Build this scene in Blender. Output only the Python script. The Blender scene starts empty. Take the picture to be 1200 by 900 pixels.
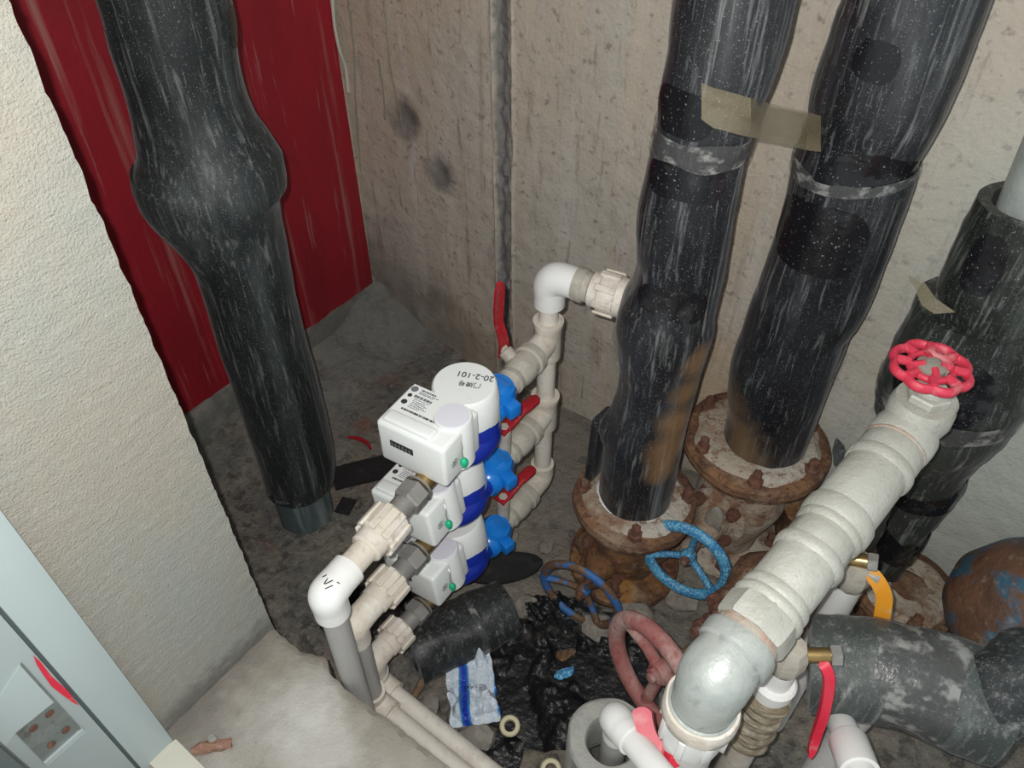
import bpy, bmesh, math, random
from mathutils import Vector, Matrix, noise
random.seed(7)
PI = math.pi
sc = bpy.context.scene
COL = sc.collection
V = Vector

# ---------------------------------------------------------------- camera, light, exposure
YAW, PITCH, FPX = math.radians(35.6), math.radians(43.5), 900.0
CAM = V((0, 0, 1.3))
FW = V((-math.sin(YAW)*math.cos(PITCH), math.cos(YAW)*math.cos(PITCH), -math.sin(PITCH)))
RT = V((math.cos(YAW), math.sin(YAW), 0))
UP = RT.cross(FW)
cd = bpy.data.cameras.new('camera'); co = bpy.data.objects.new('camera', cd); COL.objects.link(co)
cd.sensor_width = 36; cd.lens = 36*FPX/1200; cd.clip_start = .01
co.matrix_world = Matrix(((RT.x, UP.x, -FW.x, 0), (RT.y, UP.y, -FW.y, 0), (RT.z, UP.z, -FW.z, 1.3), (0, 0, 0, 1)))
sc.camera = co
w = bpy.data.worlds.new('world'); sc.world = w; w.use_nodes = True
w.node_tree.nodes['Background'].inputs[0].default_value = (.86, .95, 1, 1)
w.node_tree.nodes['Background'].inputs[1].default_value = .6
ld = bpy.data.lights.new('phone_flash', 'POINT'); lo = bpy.data.objects.new('phone_flash', ld); COL.objects.link(lo)
ld.energy = 36; ld.shadow_soft_size = .004; ld.color = (1, .98, .94)
lo.location = CAM - RT*.018 + UP*.016 - FW*.005
sc.view_settings.view_transform = 'Standard'; sc.view_settings.look = 'None'
sc.view_settings.exposure = 0; sc.view_settings.gamma = 1; sc.view_settings.use_curve_mapping = False

def ray(px, py): return FW + RT*((px-600)/FPX) - UP*((py-450)/FPX)
def at(px, py, d): return CAM + ray(px, py)*d
def onz(px, py, z): r = ray(px, py); return CAM + r*((z-CAM.z)/r.z)
def ony(px, py, y): r = ray(px, py); return CAM + r*(y/r.y)
def onx(px, py, x): r = ray(px, py); return CAM + r*(x/r.x)

# ---------------------------------------------------------------- materials
def mat(name, base, layers=(), rough=.6, metal=0, bump=(), alpha=1, spec=.5, rough2=None, transm=0):
    """layers: (scale xyz, lo, hi, color, strength[, detail]) noise masks in object space; bump: (scale xyz, strength)"""
    m = bpy.data.materials.new(name); m.use_nodes = True
    nt = m.node_tree; N = nt.nodes; L = nt.links
    b = N['Principled BSDF']; tc = N.new('ShaderNodeTexCoord')
    def nz(scale, det=5, seed=0):
        mp = N.new('ShaderNodeMapping'); L.new(tc.outputs['Object'], mp.inputs[0])
        s = scale if isinstance(scale, (tuple, list)) else (scale,)*3
        mp.inputs['Scale'].default_value = s; mp.inputs['Location'].default_value = (seed*1.7, seed*.9, seed*2.3)
        n = N.new('ShaderNodeTexNoise'); n.inputs['Scale'].default_value = 1; n.inputs['Detail'].default_value = det
        n.inputs['Roughness'].default_value = .6
        L.new(mp.outputs[0], n.inputs['Vector']); return n.outputs['Fac']
    col = None; rg = None
    for i, ly in enumerate(layers):
        s, lo_, hi_, c, st = ly[:5]
        fac = nz(s, ly[5] if len(ly) > 5 else 5, i*3+1)
        mr = N.new('ShaderNodeMapRange'); mr.inputs[1].default_value = lo_; mr.inputs[2].default_value = hi_
        mr.inputs[3].default_value = 0; mr.inputs[4].default_value = st; L.new(fac, mr.inputs[0])
        mx = N.new('ShaderNodeMix'); mx.data_type = 'RGBA'; L.new(mr.outputs[0], mx.inputs[0])
        if col is None: mx.inputs[6].default_value = (*base, 1)
        else: L.new(col, mx.inputs[6])
        mx.inputs[7].default_value = (*c, 1); col = mx.outputs[2]
        if rough2 is not None:
            ma = N.new('ShaderNodeMath'); ma.operation = 'MAXIMUM'; L.new(mr.outputs[0], ma.inputs[0])
            if rg is None: ma.inputs[1].default_value = 0
            else: L.new(rg, ma.inputs[1])
            rg = ma.outputs[0]
    if col is None: b.inputs['Base Color'].default_value = (*base, 1)
    else: L.new(col, b.inputs['Base Color'])
    b.inputs['Roughness'].default_value = rough; b.inputs['Metallic'].default_value = metal
    b.inputs['Specular IOR Level'].default_value = spec
    if rough2 is not None and rg is not None:
        mr = N.new('ShaderNodeMapRange'); mr.inputs[3].default_value = rough; mr.inputs[4].default_value = rough2
        L.new(rg, mr.inputs[0]); L.new(mr.outputs[0], b.inputs['Roughness'])
    nrm = None
    for i, (s, st) in enumerate(bump):
        bp = N.new('ShaderNodeBump'); bp.inputs['Strength'].default_value = 1; bp.inputs['Distance'].default_value = st
        L.new(nz(s, 4, 20+i), bp.inputs['Height'])
        if nrm: L.new(nrm, bp.inputs['Normal'])
        nrm = bp.outputs[0]
    if nrm: L.new(nrm, b.inputs['Normal'])
    if alpha < 1: b.inputs['Alpha'].default_value = alpha
    if transm: b.inputs['Transmission Weight'].default_value = transm
    m['col'] = 1
    return m
def band_layer(m, axis, c0, half, soft, color, wob=(0, 0, 3), amp=.01, st=1.0):
    """colour a band around axis=c0 (object space) - e.g. the mortar seam in a wall, a rust-stained foot"""
    nt = m.node_tree; N = nt.nodes; L = nt.links; b = N['Principled BSDF']
    tc = N.new('ShaderNodeTexCoord'); sx = N.new('ShaderNodeSeparateXYZ'); L.new(tc.outputs['Object'], sx.inputs[0])
    mp = N.new('ShaderNodeMapping'); mp.inputs['Scale'].default_value = wob; L.new(tc.outputs['Object'], mp.inputs[0])
    n = N.new('ShaderNodeTexNoise'); n.inputs['Scale'].default_value = 1; L.new(mp.outputs[0], n.inputs['Vector'])
    def mth(op, a, b_):
        k = N.new('ShaderNodeMath'); k.operation = op
        for j, v in enumerate((a, b_)):
            if isinstance(v, (int, float)): k.inputs[j].default_value = v
            else: L.new(v, k.inputs[j])
        return k.outputs[0]
    d = mth('SUBTRACT', sx.outputs[axis], c0)
    d = mth('ADD', d, mth('MULTIPLY', mth('SUBTRACT', n.outputs['Fac'], .5), amp*2))
    d = mth('ABSOLUTE', d, 0)
    mr = N.new('ShaderNodeMapRange'); mr.inputs[1].default_value = half+soft; mr.inputs[2].default_value = half
    mr.inputs[3].default_value = 0; mr.inputs[4].default_value = st; L.new(d, mr.inputs[0])
    mx = N.new('ShaderNodeMix'); mx.data_type = 'RGBA'; L.new(mr.outputs[0], mx.inputs[0])
    src = b.inputs['Base Color']
    if src.is_linked:
        o = src.links[0].from_socket; L.new(o, mx.inputs[6])
    else: mx.inputs[6].default_value = src.default_value
    mx.inputs[7].default_value = (*color, 1); L.new(mx.outputs[2], src)
    return m
def spot_layer(m, spots, color, st=.8, wob=30, amp=.6):
    """blotches with a centre and radius in object space: (x, y, z, r)"""
    nt = m.node_tree; N = nt.nodes; L = nt.links; b = N['Principled BSDF']
    tc = N.new('ShaderNodeTexCoord')
    n = N.new('ShaderNodeTexNoise'); n.inputs['Scale'].default_value = wob; n.inputs['Detail'].default_value = 5
    L.new(tc.outputs['Object'], n.inputs['Vector'])
    src = b.inputs['Base Color']
    for (x, y, z, r) in spots:
        ds = N.new('ShaderNodeVectorMath'); ds.operation = 'DISTANCE'
        L.new(tc.outputs['Object'], ds.inputs[0]); ds.inputs[1].default_value = (x, y, z)
        k = N.new('ShaderNodeMath'); k.operation = 'MULTIPLY_ADD'
        L.new(n.outputs['Fac'], k.inputs[0]); k.inputs[1].default_value = r*amp*2; L.new(ds.outputs['Value'], k.inputs[2])
        mr = N.new('ShaderNodeMapRange'); mr.inputs[1].default_value = r*(1.15+amp); mr.inputs[2].default_value = r*(.45+amp)
        mr.inputs[3].default_value = 0; mr.inputs[4].default_value = st; L.new(k.outputs[0], mr.inputs[0])
        mx = N.new('ShaderNodeMix'); mx.data_type = 'RGBA'; L.new(mr.outputs[0], mx.inputs[0])
        if src.is_linked: L.new(src.links[0].from_socket, mx.inputs[6])
        else: mx.inputs[6].default_value = src.default_value
        mx.inputs[7].default_value = (*color, 1); L.new(mx.outputs[2], src)
    return m

M = {}
M['wall'] = mat('raw_concrete', (.50, .415, .32),
    [((3, 3, 1.2), .38, .62, (.50, .47, .41), .9), ((22, 22, 1.2), .52, .68, (.58, .55, .5), .6), ((30, 30, 2), .58, .7, (.27, .21, .155), .5),
     ((9, 9, 7), .56, .72, (.26, .23, .19), .5), ((60, 60, 60), .57, .68, (.17, .14, .12), .6), ((14, 14, 1.0), .56, .66, (.56, .47, .36), .6), ((200, 200, 200), .58, .66, (.62, .58, .5), .35), ((45, 45, 6), .60, .68, (.2, .16, .12), .5)], .85, bump=[(25, .004), (140, .0015)])
M['panel'] = mat('dull_red_paint', (.33, .010, .022),
    [((1.5, 6, 2), .4, .7, (.20, .008, .016), .8), ((1, 26, 1.1), .60, .72, (.45, .25, .22), .45), ((1, 60, 4), .63, .72, (.5, .32, .3), .35), (9, .6, .75, (.12, .01, .012), .5)],
    .55, bump=[(50, .0012)])
M['jamb'] = mat('rough_white_plaster', (.305, .325, .30),
    [((4, 4, 2.5), .4, .65, (.35, .315, .26), .8), ((120, 120, 120), .55, .7, (.42, .41, .37), .4)], .9, bump=[((50, 50, 170), .0016), (420, .0026)])
M['curb'] = mat('curb_cement', (.26, .235, .195),
    [(5, .42, .62, (.37, .355, .325), .8), (14, .55, .7, (.3, .28, .25), .6), (160, .6, .7, (.22, .2, .18), .5)], .9, bump=[(60, .002), (300, .0012)])
M['floor'] = mat('dirty_floor_cement', (.20, .172, .138),
    [(5, .4, .62, (.13, .13, .12), .9), (11, .52, .68, (.27, .235, .19), .7), ((8, 20, 20), .6, .7, (.17, .075, .04), .5), (34, .5, .62, (.05, .047, .042), .75), (80, .54, .64, (.30, .27, .22), .45), (140, .6, .7, (.27, .25, .22), .4)],
    .9, bump=[(18, .01), (70, .006), (260, .002)])
M['stone'] = mat('grey_rubble', (.22, .2, .17), [(30, .45, .6, (.32, .3, .26), .8), (90, .55, .7, (.1, .09, .08), .6)], .9, bump=[(90, .003)])
def rubber(name, base=(.013, .014, .016), dust=(.17, .18, .17), k=1.0, rough=.32, extra=()):
    m_ = mat(name, base, [((28, 28, 1.6), .52, .70, dust, .55*k), ((4, 4, 3), .45, .7, dust, .35*k), ((90, 90, 5), .60, .72, (.3, .3, .29), .5*k),
        (520, .64, .70, (.36, .36, .35), .6*k, 2), (12, .6, .72, dust, .35*k), ((70, 70, 1.1), .60, .72, (.36, .37, .36), .35*k), ((170, 170, 14), .56, .70, (.26, .27, .27), .4*k)]+list(extra), rough, bump=[((20, 20, 4), .003), (9, .004)], rough2=.7)
    m_.node_tree.nodes['Principled BSDF'].inputs['Sheen Weight'].default_value = .09
    m_.node_tree.nodes['Principled BSDF'].inputs['Sheen Roughness'].default_value = .35
    return m_
M['rub_left'] = rubber('dusty_black_sleeve', (.008, .011, .012), (.07, .085, .085), .9, .6)
M['rub2'] = rubber('dusty_black_sleeve_b', (.008, .0085, .011), (.07, .074, .08), .95, .36)
M['rub3'] = rubber('dusty_black_sleeve_c', (.007, .0075, .010), (.06, .065, .07), .9, .36)
M['rub4'] = rubber('mouldy_black_sleeve', (.013, .016, .013), (.09, .10, .08), 1.0, .42)
M['rubgrey'] = rubber('dust_grey_sleeve', (.045, .055, .052), (.15, .165, .155), 1.1, .6)
M['tape_black'] = mat('glossy_black_tape', (.009, .009, .011), [(300, .66, .7, (.3, .3, .3), .6, 2), (20, .6, .75, (.08, .08, .08), .5)], .22, bump=[(16, .003)])
M['tape_clear'] = mat('brown_clear_tape', (.25, .21, .13), [(400, .64, .7, (.6, .58, .5), .5, 2), (12, .5, .7, (.32, .29, .22), .6)], .3, alpha=.55, bump=[(14, .003)])
M['tape_dusty'] = mat('dusty_clear_tape', (.10, .10, .10), [((40, 40, 60), .5, .62, (.55, .55, .52), .8)], .3, alpha=.5, bump=[(30, .004)])
M['mat_black'] = mat('black_rubber_sheet', (.012, .013, .014), [(40, .6, .75, (.07, .065, .06), .6)], .6, bump=[(40, .001)])
M['foil_dark'] = mat('black_plastic_film', (.010, .010, .011), [(25, .55, .68, (.05, .045, .04), .8), (160, .64, .7, (.25, .24, .2), .5)], .42, bump=[(16, .012), (50, .004)])
M['pvc_dark'] = mat('dark_green_grey_pvc', (.07, .10, .105), [((30, 30, 3), .46, .62, (.22, .26, .26), .8), (60, .58, .7, (.2, .22, .2), .5)], .42, bump=[(20, .002)])
M['rust'] = mat('rust', (.15, .072, .04), [(12, .44, .6, (.26, .135, .065), .8), (22, .5, .66, (.075, .036, .026), .85), (9, .52, .64, (.34, .26, .18), .65), (120, .54, .64, (.05, .025, .015), .7), (60, .58, .68, (.3, .19, .12), .5)],
    .88, bump=[(60, .006), (200, .0025)])
M['rust_orange'] = mat('orange_rust', (.16, .075, .03), [(14, .5, .62, (.34, .16, .04), .7), (22, .46, .6, (.075, .034, .02), .85), (9, .54, .66, (.3, .25, .18), .6), (90, .54, .64, (.05, .025, .015), .6), (50, .58, .68, (.3, .2, .12), .5)], .88, bump=[(60, .006)])
M['rust_cement'] = mat('cement_splashed_rust', (.34, .27, .2), [(16, .5, .6, (.22, .11, .06), .9), (7, .46, .6, (.47, .42, .35), .9), (40, .56, .66, (.15, .075, .045), .8), (170, .6, .7, (.09, .06, .04), .5)],
    .92, bump=[(40, .006), (160, .003)])
M['crust'] = mat('cement_crust', (.38, .32, .25), [(16, .45, .58, (.25, .14, .085), .85), (9, .5, .62, (.5, .47, .41), .8), (60, .54, .62, (.17, .09, .055), .75), (200, .6, .7, (.1, .07, .05), .6)], .95, bump=[(40, .006), (160, .003)])
M['bolt'] = mat('rusty_bolt', (.12, .052, .034), [(60, .5, .65, (.22, .1, .06), .8), (30, .6, .7, (.3, .25, .2), .5)], .85, bump=[(150, .003)])
M['steel_dusty'] = mat('galvanised_pipe', (.43, .43, .38), [((14, 14, 14), .42, .62, (.52, .52, .47), .8), (30, .55, .72, (.3, .29, .25), .6), (9, .63, .75, (.33, .25, .19), .5), (200, .6, .7, (.24, .23, .2), .4)],
    .55, metal=.12, bump=[(60, .0015), (250, .0008)])
M['steel_elbow'] = mat('cast_galvanised_elbow', (.44, .47, .44), [(22, .45, .65, (.33, .36, .35), .8), (60, .6, .7, (.24, .25, .24), .5)], .42, metal=.25, bump=[(70, .0012)])
M['seam_red'] = mat('red_lead_putty', (.40, .26, .2), [(40, .42, .58, (.4, .36, .3), .95)], .8, bump=[(120, .003)])
M['ppr'] = mat('white_plastic_pipe', (.66, .62, .55), [(40, .5, .68, (.52, .46, .39), .7), (130, .6, .7, (.42, .36, .3), .5)], .45, bump=[(60, .0008)])
M['ppr_clean'] = mat('clean_white_plastic', (.74, .74, .72), [(20, .5, .7, (.64, .62, .58), .6)], .32)
M['ppr_fit'] = mat('dusty_cream_fitting', (.60, .54, .46), [(30, .48, .64, (.70, .66, .6), .8), (70, .56, .7, (.38, .31, .25), .6)], .6, bump=[(120, .001)])
M['ppr_grey'] = mat('grey_pipe', (.37, .36, .345), [((50, 50, 6), .5, .68, (.29, .28, .27), .7), (140, .6, .7, (.5, .48, .44), .5)], .45)
M['valve_grey'] = mat('dusty_grey_valve', (.42, .39, .33), [(40, .48, .64, (.34, .31, .26), .8), (110, .58, .7, (.52, .5, .44), .6)], .6, bump=[(120, .0012)])
M['nut_grey'] = mat('dull_grey_nut', (.27, .26, .245), [(50, .48, .66, (.2, .19, .18), .7), (90, .6, .7, (.42, .4, .36), .5)], .5, metal=.35)
M['brass'] = mat('brass', (.42, .29, .12), [(60, .5, .66, (.25, .17, .08), .7)], .32, metal=.85)
M['white'] = mat('meter_shell', (.78, .80, .78), [(60, .6, .72, (.68, .69, .66), .4)], .42)
M['disc'] = mat('meter_disc', (.70, .70, .76), (), .5)
M['screen'] = mat('meter_display', (.018, .02, .02), (), .2)
M['ink'] = mat('black_ink', (.03, .03, .035), (), .6)
M['ink_grey'] = mat('label_print', (.16, .16, .18), (), .6)
M['blue'] = mat('bright_blue_enamel', (.008, .17, .58), [(25, .55, .7, (.01, .24, .66), .5)], .25)
M['navy'] = mat('navy_blue_enamel', (.008, .025, .30), [(20, .5, .7, (.01, .04, .36), .5)], .28)
M['green'] = mat('green_seal', (.01, .40, .20), (), .35)
M['wire'] = mat('seal_wire', (.35, .34, .32), (), .35, metal=.8)
M['red_lever'] = mat('red_lever_coating', (.34, .012, .02), [(60, .55, .7, (.2, .01, .015), .7), (150, .62, .7, (.45, .3, .27), .5)], .38)
M['red_bright'] = mat('bright_red_coating', (.60, .02, .05), [(70, .6, .72, (.5, .2, .18), .5)], .38)
M['red_wheel'] = mat('red_handwheel_paint', (.56, .035, .07), [(35, .52, .68, (.6, .3, .3), .6), (90, .6, .7, (.35, .03, .05), .6)], .5, bump=[(90, .0015)])
M['pink_wheel'] = mat('faded_red_paint', (.32, .12, .11), [(18, .44, .58, (.44, .30, .27), .9), (40, .55, .66, (.26, .05, .045), .7), (120, .6, .7, (.15, .1, .09), .5)], .75, bump=[(90, .002)])
M['pink'] = mat('pink_faded_lever', (.6, .13, .16), [(40, .5, .65, (.65, .3, .3), .6)], .5)
M['blue_wheel'] = mat('light_blue_hammered_paint', (.03, .19, .40), [(60, .45, .6, (.07, .34, .55), .85), (260, .50, .58, (.28, .52, .66), .8), (16, .62, .7, (.3, .33, .33), .8)], .5, bump=[(180, .0015)])
M['blue_rust'] = mat('blue_paint_over_rust', (.13, .075, .04), [(26, .5, .55, (.03, .13, .36), .95), (60, .6, .68, (.3, .2, .12), .6)], .6, bump=[(120, .002)])
M['yellow'] = mat('orange_yellow_coating', (.68, .28, .02), [(70, .6, .7, (.55, .4, .2), .5)], .4)
M['foam'] = mat('grey_foam_ring', (.31, .31, .285), [(40, .48, .64, (.24, .24, .22), .7), (12, .56, .7, (.4, .39, .35), .6), (240, .6, .7, (.14, .14, .13), .5)], .95, bump=[(160, .002)])
M['frame'] = mat('grey_blue_frame_paint', (.40, .47, .47), [(4, .4, .65, (.36, .42, .425), .7), (260, .68, .72, (.6, .6, .58), .4)], .36)
M['plate'] = mat('worn_steel_plate', (.22, .25, .24), [(35, .5, .65, (.3, .33, .32), .8), (50, .6, .7, (.12, .11, .1), .7)], .45, metal=.5, bump=[(90, .001)])
M['darkgap'] = mat('dark_gap', (.06, .08, .08), (), .7)
M['door'] = mat('dark_green_grey_door', (.075, .10, .10), [((4, 4, 2), .45, .65, (.11, .14, .14), .8)], .35)
M['sill'] = mat('cream_sill', (.55, .54, .46), [(20, .5, .7, (.48, .46, .38), .7)], .6)
M['cream'] = mat('cream_plastic', (.55, .5, .32), (), .5)
M['teflon'] = mat('muddy_sealing_wrap', (.22, .18, .12), [((40, 40, 90), .46, .62, (.36, .33, .25), .9), (60, .52, .66, (.11, .085, .06), .8)], .4, bump=[((30, 30, 260), .004)])
M['wood'] = mat('brown_splinter', (.24, .13, .09), [(60, .5, .65, (.36, .24, .18), .8)], .85, bump=[(120, .003)])
M['dome'] = mat('blue_and_rust_casing', (.17, .085, .05), [(7, .47, .58, (.1, .055, .035), .9), (10, .50, .57, (.03, .13, .21), .9), (15, .6, .68, (.38, .16, .05), .6), (60, .58, .7, (.32, .27, .22), .5)], .6, bump=[(50, .004)])
M['bag'] = mat('plastic_packet', (.62, .68, .74), (), .28, bump=[(22, .01), (60, .004)])
# blue printed stripes for the packet
def packet():
    m = M['bag']; N = m.node_tree.nodes; L = m.node_tree.links; b = N['Principled BSDF']
    tc = N.new('ShaderNodeTexCoord'); mp = N.new('ShaderNodeMapping'); L.new(tc.outputs['Generated'], mp.inputs[0])
    mp.inputs['Rotation'].default_value = (0, 0, -.78)
    wv = N.new('ShaderNodeTexWave'); wv.inputs['Scale'].default_value = .75; wv.inputs['Distortion'].default_value = 1.2; wv.inputs['Detail Scale'].default_value = 2
    L.new(mp.outputs[0], wv.inputs[0]); cr = N.new('ShaderNodeValToRGB'); L.new(wv.outputs['Fac'], cr.inputs[0])
    e = cr.color_ramp.elements; e[0].position = .1; e[0].color = (.62, .68, .74, 1); e[1].position = 1; e[1].color = (.02, .05, .38, 1)
    for p, c in ((.40, (.50, .62, .74, 1)), (.55, (.66, .70, .74, 1)), (.80, (.6, .66, .72, 1)), (.86, (.05, .28, .6, 1)), (.95, (.03, .1, .5, 1))):
        x = e.new(p); x.color = c
    L.new(cr.outputs[0], b.inputs['Base Color'])
packet()

# ---------------------------------------------------------------- mesh helpers
def BM(): return bmesh.new()
def frame_of(axis, hint=None):
    a = V(axis).normalized(); h = V(hint) if hint is not None else (V((0, 0, 1)) if abs(a.z) < .9 else V((1, 0, 0)))
    x = h.cross(a).normalized(); y = a.cross(x).normalized(); return x, y, a
def lathe(bm, p, axis, prof, seg=32, hint=None, a0=0):
    """profile (s, r) along axis from p"""
    x, y, a = frame_of(axis, hint); p = V(p); rings = []
    for s, r in prof:
        if r < 1e-6: rings.append([bm.verts.new(p + a*s)]); continue
        rings.append([bm.verts.new(p + a*s + (x*math.cos(a0+2*PI*i/seg) + y*math.sin(a0+2*PI*i/seg))*r) for i in range(seg)])
    for q, t in zip(rings, rings[1:]):
        if len(q) == 1 and len(t) == 1: continue
        for i in range(seg):
            j = (i+1) % seg
            if len(q) == 1: bm.faces.new((q[0], t[j], t[i]))
            elif len(t) == 1: bm.faces.new((q[i], q[j], t[0]))
            else: bm.faces.new((q[i], q[j], t[j], t[i]))
    return bm
def cyl(bm, p, axis, r, l, seg=24, bev=.0, r2=None, hint=None, a0=0):
    r2 = r if r2 is None else r2; b = min(bev, l*.45)
    if b: return lathe(bm, p, axis, [(0, 0), (0, r-b), (b, r), (l-b, r2), (l, r2-b), (l, 0)], seg, hint, a0)
    return lathe(bm, p, axis, [(0, 0), (0, r), (l, r2), (l, 0)], seg, hint, a0)
def catmull(P, n):
    P = [V(p) for p in P]
    if len(P) == 2: return [P[0].lerp(P[1], i/n) for i in range(n+1)]
    out = []; Q = [P[0]*2-P[1]] + P + [P[-1]*2-P[-2]]
    for k in range(n+1):
        u = k/n*(len(P)-1); i = min(int(u), len(P)-2); t = u-i
        a, b, c, d = Q[i:i+4]
        out.append(.5*((2*b) + (c-a)*t + (2*a-5*b+4*c-d)*t*t + (3*b-a-3*c+d)*t**3))
    return out
def tube(bm, P, R, seg=20, n=None, cap=True, smooth=True):
    """pipe through points P with radius R (number or list)"""
    if smooth: n = n or (len(P)-1)*6; C = catmull(P, n)
    else: C = [V(p) for p in P]; n = len(C)-1
    if isinstance(R, (int, float)): rr = [R]*(n+1)
    else:
        rr = []
        for k in range(n+1):
            u = k/n*(len(R)-1); i = min(int(u), len(R)-2); rr.append(R[i]+(R[i+1]-R[i])*(u-i))
    tg = [(C[min(i+1, n)]-C[max(i-1, 0)]).normalized() for i in range(n+1)]
    x, y, _ = frame_of(tg[0]); rings = []
    for i in range(n+1):
        x = (x - tg[i]*x.dot(tg[i])).normalized(); y = tg[i].cross(x)
        rings.append([bm.verts.new(C[i] + (x*math.cos(2*PI*k/seg)+y*math.sin(2*PI*k/seg))*rr[i]) for k in range(seg)])
    for q, t in zip(rings, rings[1:]):
        for k in range(seg): j = (k+1) % seg; bm.faces.new((q[k], q[j], t[j], t[k]))
    if cap: bm.faces.new(rings[0][::-1]); bm.faces.new(rings[-1])
    return bm
def bx(bm, c, s, rot=None, bev=0, seg=2):
    """box centre c, size s, rot = 3x3 (columns = axes)"""
    r = bmesh.ops.create_cube(bm, size=1); vs = r['verts']
    for v in vs: v.co = V((v.co.x*s[0], v.co.y*s[1], v.co.z*s[2]))
    if bev:
        es = list({e for v in vs for e in v.link_edges})
        g = bmesh.ops.bevel(bm, geom=es, offset=bev, segments=seg, affect='EDGES', profile=.5); 
        vs = list({v for f in g['faces'] for v in f.verts} | {v for v in vs if v.is_valid})
    for v in vs:
        q = v.co.copy()
        if rot is not None: q = rot @ q
        v.co = q + V(c)
    return bm
def torus(bm, c, axis, R, r, seg=48, sub=12, hint=None, rf=None, flat=1):
    x, y, a = frame_of(axis, hint); c = V(c); rings = []
    for i in range(seg):
        t = 2*PI*i/seg; RR = R if rf is None else rf(t); o = x*math.cos(t)+y*math.sin(t)
        rings.append([bm.verts.new(c + o*(RR + r*math.cos(2*PI*k/sub)) + a*(r*flat*math.sin(2*PI*k/sub))) for k in range(sub)])
    for i in range(seg):
        q, t = rings[i], rings[(i+1) % seg]
        for k in range(sub): j = (k+1) % sub; bm.faces.new((q[k], t[k], t[j], q[j]))
    return bm
def plate_poly(bm, pts, thick, nrm):
    """extruded polygon"""
    n = V(nrm).normalized()*thick; a = [bm.verts.new(V(p)) for p in pts]; b = [bm.verts.new(V(p)+n) for p in pts]
    bm.faces.new(a[::-1]); bm.faces.new(b)
    for i in range(len(a)): j = (i+1) % len(a); bm.faces.new((a[i], a[j], b[j], b[i]))
    return bm
def wobble(bm, amp, scale, seed=0):
    for v in bm.verts: v.co += noise.noise_vector(v.co*scale + V((seed, seed*.7, 0)))*amp
def link(name, bm, m, parent=None, origin=V((0, 0, 0)), smooth=True, auto=40):
    bmesh.ops.recalc_face_normals(bm, faces=bm.faces)
    me = bpy.data.meshes.new(name)
    if origin.length: bmesh.ops.translate(bm, verts=bm.verts, vec=-origin)
    if smooth:
        for f in bm.faces: f.smooth = True
        lim = math.radians(auto)
        for e in bm.edges:
            if len(e.link_faces) == 2 and e.calc_face_angle(0) > lim: e.smooth = False
    bm.to_mesh(me); bm.free(); me.materials.append(M[m] if isinstance(m, str) else m)
    o = bpy.data.objects.new(name, me); COL.objects.link(o)
    if parent is not None: o.parent = parent
    return o
def thing(name, label, cat, loc=(0, 0, 0), rz=0, group=None):
    o = bpy.data.objects.new(name, None); COL.objects.link(o); o.empty_display_size = .02
    o.location = loc; o.rotation_euler = (0, 0, rz); o['label'] = label; o['category'] = cat
    if group: o['group'] = group
    return o
def single(name, bm, m, label, cat, group=None, origin=None, **k):
    if origin is None:
        n = len(bm.verts); cc = sum((v.co for v in bm.verts), V((0, 0, 0)))/n; origin = V((cc.x, cc.y, min(v.co.z for v in bm.verts)))
    o = link(name, bm, m, None, origin, **k); o.location = origin; o['label'] = label; o['category'] = cat
    if group: o['group'] = group
    return o
def part(t, name, bm, m, label=None, par=None, **k):
    """a part given in world coordinates, shifted into its thing's frame"""
    o = link(name, bm, m, par or t, V(t.location), **k)
    if label: o['label'] = label
    return o
def struct(name, bm, m, parent=None, **k):
    o = link(name, bm, m, parent, **k)
    if parent is None: o['kind'] = 'structure'
    return o
def text(t, name, s, loc, rot, size, m, par=None, ext=.0002, label=None):
    c = bpy.data.curves.new(name, 'FONT'); c.body = s; c.size = size; c.extrude = ext; c.align_x = 'CENTER'; c.align_y = 'CENTER'
    o = bpy.data.objects.new(name, c); COL.objects.link(o); o.parent = par or t
    o.matrix_local = Matrix.Translation(V(loc)) @ rot.to_4x4(); c.materials.append(M[m])
    bpy.context.view_layer.update(); me = bpy.data.meshes.new_from_object(o); mw = o.matrix_local.copy(); bpy.data.objects.remove(o)
    o = bpy.data.objects.new(name, me); COL.objects.link(o); o.parent = par or t; o.matrix_local = mw; o['kind'] = 'stuff'
    if label: o['label'] = label
    return o
def copy_tree(o, parent=None):
    c = o.copy(); COL.objects.link(c)
    if parent is not None: c.parent = parent; c.matrix_parent_inverse = o.matrix_parent_inverse.copy()
    for ch in list(o.children): copy_tree(ch, c)
    return c
def cols(x, y, z): return Matrix((x, y, z)).transposed()

# ================================================================= the setting
WX, WY = -1.245, 1.12                 # left wall plane, back wall plane
CZ = .32                              # curb top above the shaft floor
JX, JY = -.585, .247                  # jamb face and its inner edge
SEAM = -.822
def grid(bm, us, vs, f):
    g = [[bm.verts.new(f(u, v)) for v in vs] for u in us]
    for i in range(len(us)-1):
        for j in range(len(vs)-1): bm.faces.new((g[i][j], g[i+1][j], g[i+1][j+1], g[i][j+1]))
def lin(a, b, n): return [a+(b-a)*i/n for i in range(n+1)]
nz = noise.noise
def wallf(x, z):
    d = abs(x-SEAM+.004*nz(V((0, 5, z*9)))); y = WY + .004*nz(V((x*5, 1, z*5))) + .0015*nz(V((x*30, 1, z*30)))
    if d < .018: y += .004*(1-(d/.018)**2) + .006*nz(V((x*70, 3, z*45))) + .004*nz(V((x*160, 3, z*120)))
    elif d < .026: y -= .004*(1-abs(d-.022)/.004)
    for hx, hz, r in ((-1.075, .60, .035), (-.985, .505, .03)):
        q = math.hypot(x-hx, z-hz)
        if q < r: y += .010*(1-q/r)
    return V((x, y, z))
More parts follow.
